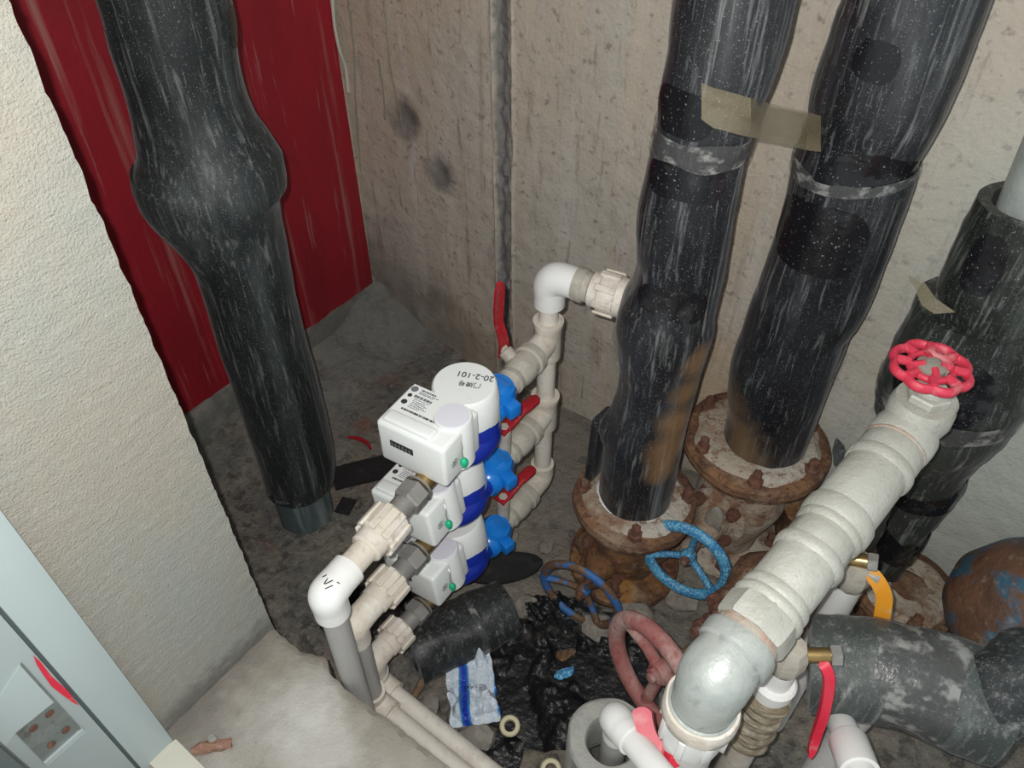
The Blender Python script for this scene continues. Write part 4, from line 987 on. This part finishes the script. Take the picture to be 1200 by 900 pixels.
# ---- horizontal black sleeve
h0, h1, h2 = V(at(948, 776, .965)), V(at(1060, 792, .93)), V(at(1172, 834, .90))
SH_ = Sleeve([h0, h1, h2], [(0, .060), (.25, .062), (.5, .0605), (.75, .064), (1, .062)], .005, 12, 51)
t = thing('insulated_branch', 'grey dusty black sleeve lying horizontally at the right, cut square at its left end', 'pipe', h0)
part(t, 'insulation_sleeve', SH_.mesh(n=70, inner=.025), 'rubgrey')
part(t, 'tape_band', SH_.band(.34, .72, 0, 2*PI, .0014, .05, seed=4), 'tape_dusty', 'dusty clear tape')
bm = BM(); tube(bm, [h0-(h1-h0).normalized()*.0, h0+(h1-h0)*.6], .024, 20, 4); part(t, 'inner_pipe', bm, 'ppr_grey')
bm = BM(); SE = Sleeve([at(1168, 812, .90), at(1205, 806, .88), at(1330, 800, .86)], [(0, .052), (.15, .062), (.5, .068), (1, .07)], .016, 16, 57)
single('sleeve_wrap', SE.mesh(n=50), 'rub_left', 'crumpled dark sleeve wrapped over the end of the horizontal one at the right edge', 'insulation'); bm.free()

# rusty blue casing at the right edge
dc = V((.305, .985, 0))
t = thing('rusty_casing', 'round rusty casing with worn blue paint and a narrow neck, at the right edge', 'tank', dc)
bm = BM(); lathe(bm, dc, (0, 0, 1), [(0, 0), (0, .055), (.06, .062), (.10, .078), (.14, .108), (.18, .125), (.21, .127), (.26, .110), (.30, .082), (.315, .062), (.325, .054), (.36, .050)], 56); wobble(bm, .004, 14); part(t, 'casing', bm, 'dome')
bm = BM(); tube(bm, [dc+V((0, 0, .35)), dc+V((0, 0, .45)), dc+V((.01, 0, .62))], [.050, .049, .049], 32); part(t, 'neck_pipe', bm, 'rust')
bm = BM(); torus(bm, dc+V((0, 0, .320)), (0, 0, 1), .057, .005, 40, 8); part(t, 'weld_bead', bm, 'rust')

# ---- grey foam ring with white elbow
rc = at(716, 866, 1.0)
t = thing('foam_insulated_pipe', 'thick grey foam ring around an upright pipe at the bottom of the frame', 'pipe', (rc.x, rc.y, 0))
bm = BM(); lathe(bm, (rc.x, rc.y, 0), (0, 0, 1), [(0, .055), (rc.z-.004, .057), (rc.z, .054), (rc.z+.001, .046), (rc.z-.001, .034), (rc.z-.006, .031), (rc.z-.09, .030)], 56); wobble(bm, .003, 30); part(t, 'foam_sleeve', bm, 'foam')
bm = BM(); lathe(bm, (rc.x+.006, rc.y, 0), (0, 0, 1), [(0, .0175), (rc.z+.02, .0175)], 24); part(t, 'upright_pipe', bm, 'ppr_grey')
eb = at(722, 838, .925); ee = at(800, 940, .80)
t = thing('white_elbow_pipe', 'white plastic elbow rising out of the grey foam ring towards the bottom edge', 'pipe', eb)
bm = BM(); q = V((rc.x+.006, rc.y, rc.z+.022)); q2 = at(742, 868, .885); tube(bm, [q, q+V((0, 0, .025)), at(722, 843, .925), at(733, 857, .90), q2], [.0185, .0190, .0205, .0200, .0190], 28, 30); part(t, 'elbow', bm, 'ppr_clean')
bm = BM(); tube(bm, [q2-(ee-q2)*.05, ee], .0160, 24, 4); part(t, 'pipe', bm, 'ppr_clean')
# ball valve with faded pink lever
pl_ = at(782, 893, .86)
t = thing('ball_valve', 'small ball valve with a broad faded pink red lever beside the white elbow', 'valve', pl_)
bm = BM(); lathe(bm, pl_-V((0, 0, .02)), V((.3, .8, .2)), [(0, 0), (0, .015), (.012, .019), (.03, .018), (.05, .012), (.05, 0)], 24); part(t, 'body', bm, 'steel_dusty')
strap(t, 'lever', [at(752, 828, .885), at(755, 846, .88), at(762, 866, .872), at(776, 882, .865), at(790, 876, .855)], (.0120, .0075), .0035, 'pink', CAM-pl_+V((-.3, 0, 0)))
bm = BM(); cyl(bm, at(784, 884, .86), V((.5, -.3, .5)), .009, .016, 6, .001); part(t, 'stem_nut', bm, 'red_bright')

bm = BM(); plate_poly(bm, [at(x, y, 1.22) for x, y in ((977, 545), (975, 528), (979, 514), (986, 522), (991, 540), (986, 556))], .003, (.3, .6, .2))
single('rubber_flap', bm, 'rub4', 'small pointed rubber flap standing beside the right flange', 'scrap', smooth=False)
# ================================================================= floor litter
def sheet(name, cx, cy, sx, sy, rz, m, label, z=.008, amp=.02, sc_=14, n=30, lift=None, seed=0, th=0, shape=None, group=None, cat='sheet'):
    bm = BM(); R_ = Matrix.Rotation(rz, 3, 'Z'); vs = {}
    for i in range(n+1):
        for j in range(n+1):
            u, v_ = i/n*2-1, j/n*2-1
            if shape: u, v_ = shape(u, v_)
            p = R_ @ V((u*sx, v_*sy, 0)) + V((cx, cy, 0)); h = noise.turbulence(p*sc_+V((seed, 0, 0)), 4, False)
            p.z = z + max(0, h)*amp + (lift(u, v_) if lift else 0)
            vs[i, j] = bm.verts.new(p)
    for i in range(n):
        for j in range(n): bm.faces.new((vs[i, j], vs[i+1, j], vs[i+1, j+1], vs[i, j+1]))
    r = bmesh.ops.extrude_face_region(bm, geom=bm.faces[:]); bmesh.ops.translate(bm, verts=[v for v in r['geom'] if isinstance(v, bmesh.types.BMVert)], vec=(0, 0, -(th or .001)))
    return single(name, bm, m, label, cat, group)
def disc(u, v_):   # square to ragged disc
    r = max(abs(u), abs(v_)); a = math.atan2(v_, u); k = r*(1+.16*nz(V((math.cos(a)*1.6, math.sin(a)*1.6, 3.3)))); return math.cos(a)*k, math.sin(a)*k
p = onz(436, 550, .01); sheet('rubber_offcut', p.x, p.y, .085, .032, .95, 'mat_black', 'flat black rubber strip on the floor beside the drain pipe', z=.012, amp=.006, sc_=6, n=14, th=.006, seed=2)
p = onz(405, 593, .01); sheet('rubber_offcut', p.x, p.y, .016, .02, .35, 'mat_black', 'small square of black rubber beside the bare pipe stub', z=.012, amp=.002, n=6, th=.004)
p = onz(585, 666, .01); sheet('rubber_offcut', p.x, p.y, .085, .034, .70, 'mat_black', 'pointed black rubber flap on the floor right of the meters', z=.012, amp=.01, sc_=8, n=16, th=.006, seed=5,
    shape=lambda u, v_: (u, v_*math.sqrt(max(.01, 1-u*u))), lift=lambda u, v_: .01*max(0, u))
# broken black insulation tube
a_, b_ = onz(482, 768, .05), onz(594, 712, .05)
Sx = Sleeve([a_, (a_+b_)/2, b_], [(0, .054), (.5, .056), (1, .054)], .006, 14, 61)
t = thing('insulation_offcut', 'length of split black insulation tube lying on the floor under the meters', 'insulation', (a_.x, a_.y, 0))
part(t, 'sleeve', Sx.mesh(n=40, inner=.030), rubber('floor_sleeve', (.014, .016, .016), (.06, .064, .062), .8, .5))
part(t, 'tape_band', Sx.band(.60, .66, 0, 2*PI, .001, .03, seed=3), 'tape_dusty')
# black plastic sheeting
p = onz(662, 790, .02); sheet('black_plastic_sheet', p.x, p.y, .17, .135, .5, 'foil_dark', 'crumpled black plastic sheet covering the floor between the packet and the foam ring', z=.010, amp=.055, sc_=11, n=80, shape=disc, seed=3)
p = onz(665, 728, .02); sheet('black_plastic_sheet', p.x, p.y, .085, .05, .3, 'foil_dark', 'smaller heap of black plastic below the rusty blue handwheel', z=.014, amp=.06, sc_=14, n=50, shape=disc, seed=8)
p = onz(440, 712, .02); sheet('dark_film_scrap', p.x, p.y, .11, .05, .9, 'foil_dark', 'dark crumpled film on the floor beneath the supply unions', z=.010, amp=.045, sc_=16, n=50, shape=disc, seed=12)
p = onz(570, 880, .02); sheet('black_plastic_sheet', p.x, p.y, .06, .05, .3, 'foil_dark', 'torn black plastic corner at the bottom edge by the floor pipes', z=.012, amp=.03, sc_=14, n=30, shape=disc, seed=18)
# blue and white packet
p = onz(552, 803, .04); sheet('plastic_packet', p.x, p.y, .066, .040, 2.35, 'bag', 'crumpled white plastic packet with blue stripes on the floor', z=.038, amp=.06, sc_=17, n=60, seed=31, cat='packet',
    shape=lambda u, v_: (u*(1+.06*nz(V((v_*3, 0, 1)))), v_*(1+.12*nz(V((u*3, 0, 5))))))
def rock(bm, p, r, seed, sq=.7):
    s = bmesh.ops.create_icosphere(bm, subdivisions=2, radius=1)
    for v in s['verts']:
        q = v.co.copy(); k_ = 1+.45*nz(q*1.3+V((seed, 0, 0)))+.12*nz(q*4+V((seed, 0, 0))); v.co = V((q.x*r*k_, q.y*r*k_, q.z*r*sq*k_))+V(p)
for (x, y, r, lab) in ((545, 836, .034, 'brown grey lump of mortar resting against the plastic packet'), (560, 862, .03, 'dark mortar lump between the packet and the floor pipes'), (620, 712, .026, 'pale rubble lump beside the split insulation tube'),
        (640, 640, .016, 'small stone near the left rusty flange'), (575, 716, .014, 'pale mortar crumb above the plastic packet'), (700, 735, .03, 'rubble lump behind the rusty blue handwheel'), (745, 722, .034, 'largest mortar lump, left of the pale blue handwheel foot'),
        (500, 830, .022, 'grey stone beside the rusty bolt on the floor'), (800, 700, .03, 'dark stone under the pale blue handwheel'), (520, 880, .02, 'mortar crumb at the foot of the floor pipes'), (862, 700, .03, 'rubble lump left of the thick galvanised pipe'), (600, 628, .013, 'pebble below the lowest blue lock valve')):
    bm = BM(); q = onz(x, y, r*.45); rock(bm, q, r, x*.13+y); single('mortar_lump', bm, 'stone', lab, 'rubble')
# scattered crumbs, alike
cr = None; k = 0
while k < 70:
    x, y = random.uniform(-1.15, .25), random.uniform(.33, 1.05)
    if (V((x, y))-V((LX, LY))).length < .08: continue
    r = random.uniform(.003, .009); z = floorf(x, y).z
    if cr is None: bm = BM(); rock(bm, (0, 0, 0), 1, 4.4); cr = single('crumb', bm, 'stone', 'tiny grey crumb of mortar scattered on the shaft floor', 'rubble', 'mortar crumbs on the shaft floor', origin=V((0, 0, 0))); o = cr
    else: o = cr.copy(); COL.objects.link(o)
    o.location = (x, y, z+r*.3); o.scale = (r, r*random.uniform(.6, 1.3), r); o.rotation_euler = (0, 0, random.uniform(0, 6)); k += 1
# rings of plastic
for x, y, lab in ((598, 850, 'cream plastic ring on the black sheet'), (646, 901, 'second cream plastic ring cut by the bottom edge')):
    bm = BM(); q = onz(x, y, .055); lathe(bm, q-V((0, 0, .006)), V((.1, -.25, 1)), [(0, .0085), (0, .0155), (.002, .0165), (.012, .0165), (.014, .0145), (.014, .0095), (.012, .0085), (0, .0085)], 32); single('plastic_ring', bm, 'cream', lab, 'ring')
# rusty bolt, red strap, blue scraps, splinter
bm = BM(); a_, b_ = onz(480, 826, .02), onz(497, 795, .03); tube(bm, [a_, (a_+b_)/2, b_], .0065, 10, 6); lathe(bm, a_, (a_-b_), [(0, 0), (0, .012), (.012, .012), (.012, 0)], 6); wobble(bm, .002, 60)
single('rusty_bolt', bm, 'rust_orange', 'rusty bolt lying under the end of the split insulation tube', 'bolt')
bm = BM(); tube(bm, [onz(x, y, .016) for x, y in ((408, 512), (420, 514), (430, 519), (434, 526))], [.003, .005, .005, .003], 8); single('red_strip', bm, 'red_lever', 'curved scrap of red plastic above the black rubber strip', 'scrap')
for x, y, lab, m in ((661, 790, 'blue wrapper scrap on the black sheet', 'blue_wheel'), (663, 768, 'small orange red wrapper scrap on the black sheet', 'rust_orange')):
    p = onz(x, y, .05); sheet('wrapper_scrap', p.x, p.y, .009, .018, 2.6, m, lab, z=.052, amp=.02, sc_=50, n=18, seed=x, cat='scrap', shape=disc)
bm = BM(); tube(bm, [onz(x, y, CZ+.006) for x, y in ((224, 880), (240, 876), (256, 873), (272, 870))], [.005, .007, .0075, .005], 8); wobble(bm, .003, 90)
single('clay_splinter', bm, 'wood', 'broken reddish brown splinter on the concrete step beside the sill', 'debris')
bm = BM(); rock(bm, onz(249, 868, CZ+.008), .007, 3); single('pale_chip', bm, 'jamb', 'pale chip leaning on the brown splinter on the step', 'debris')
k = 0
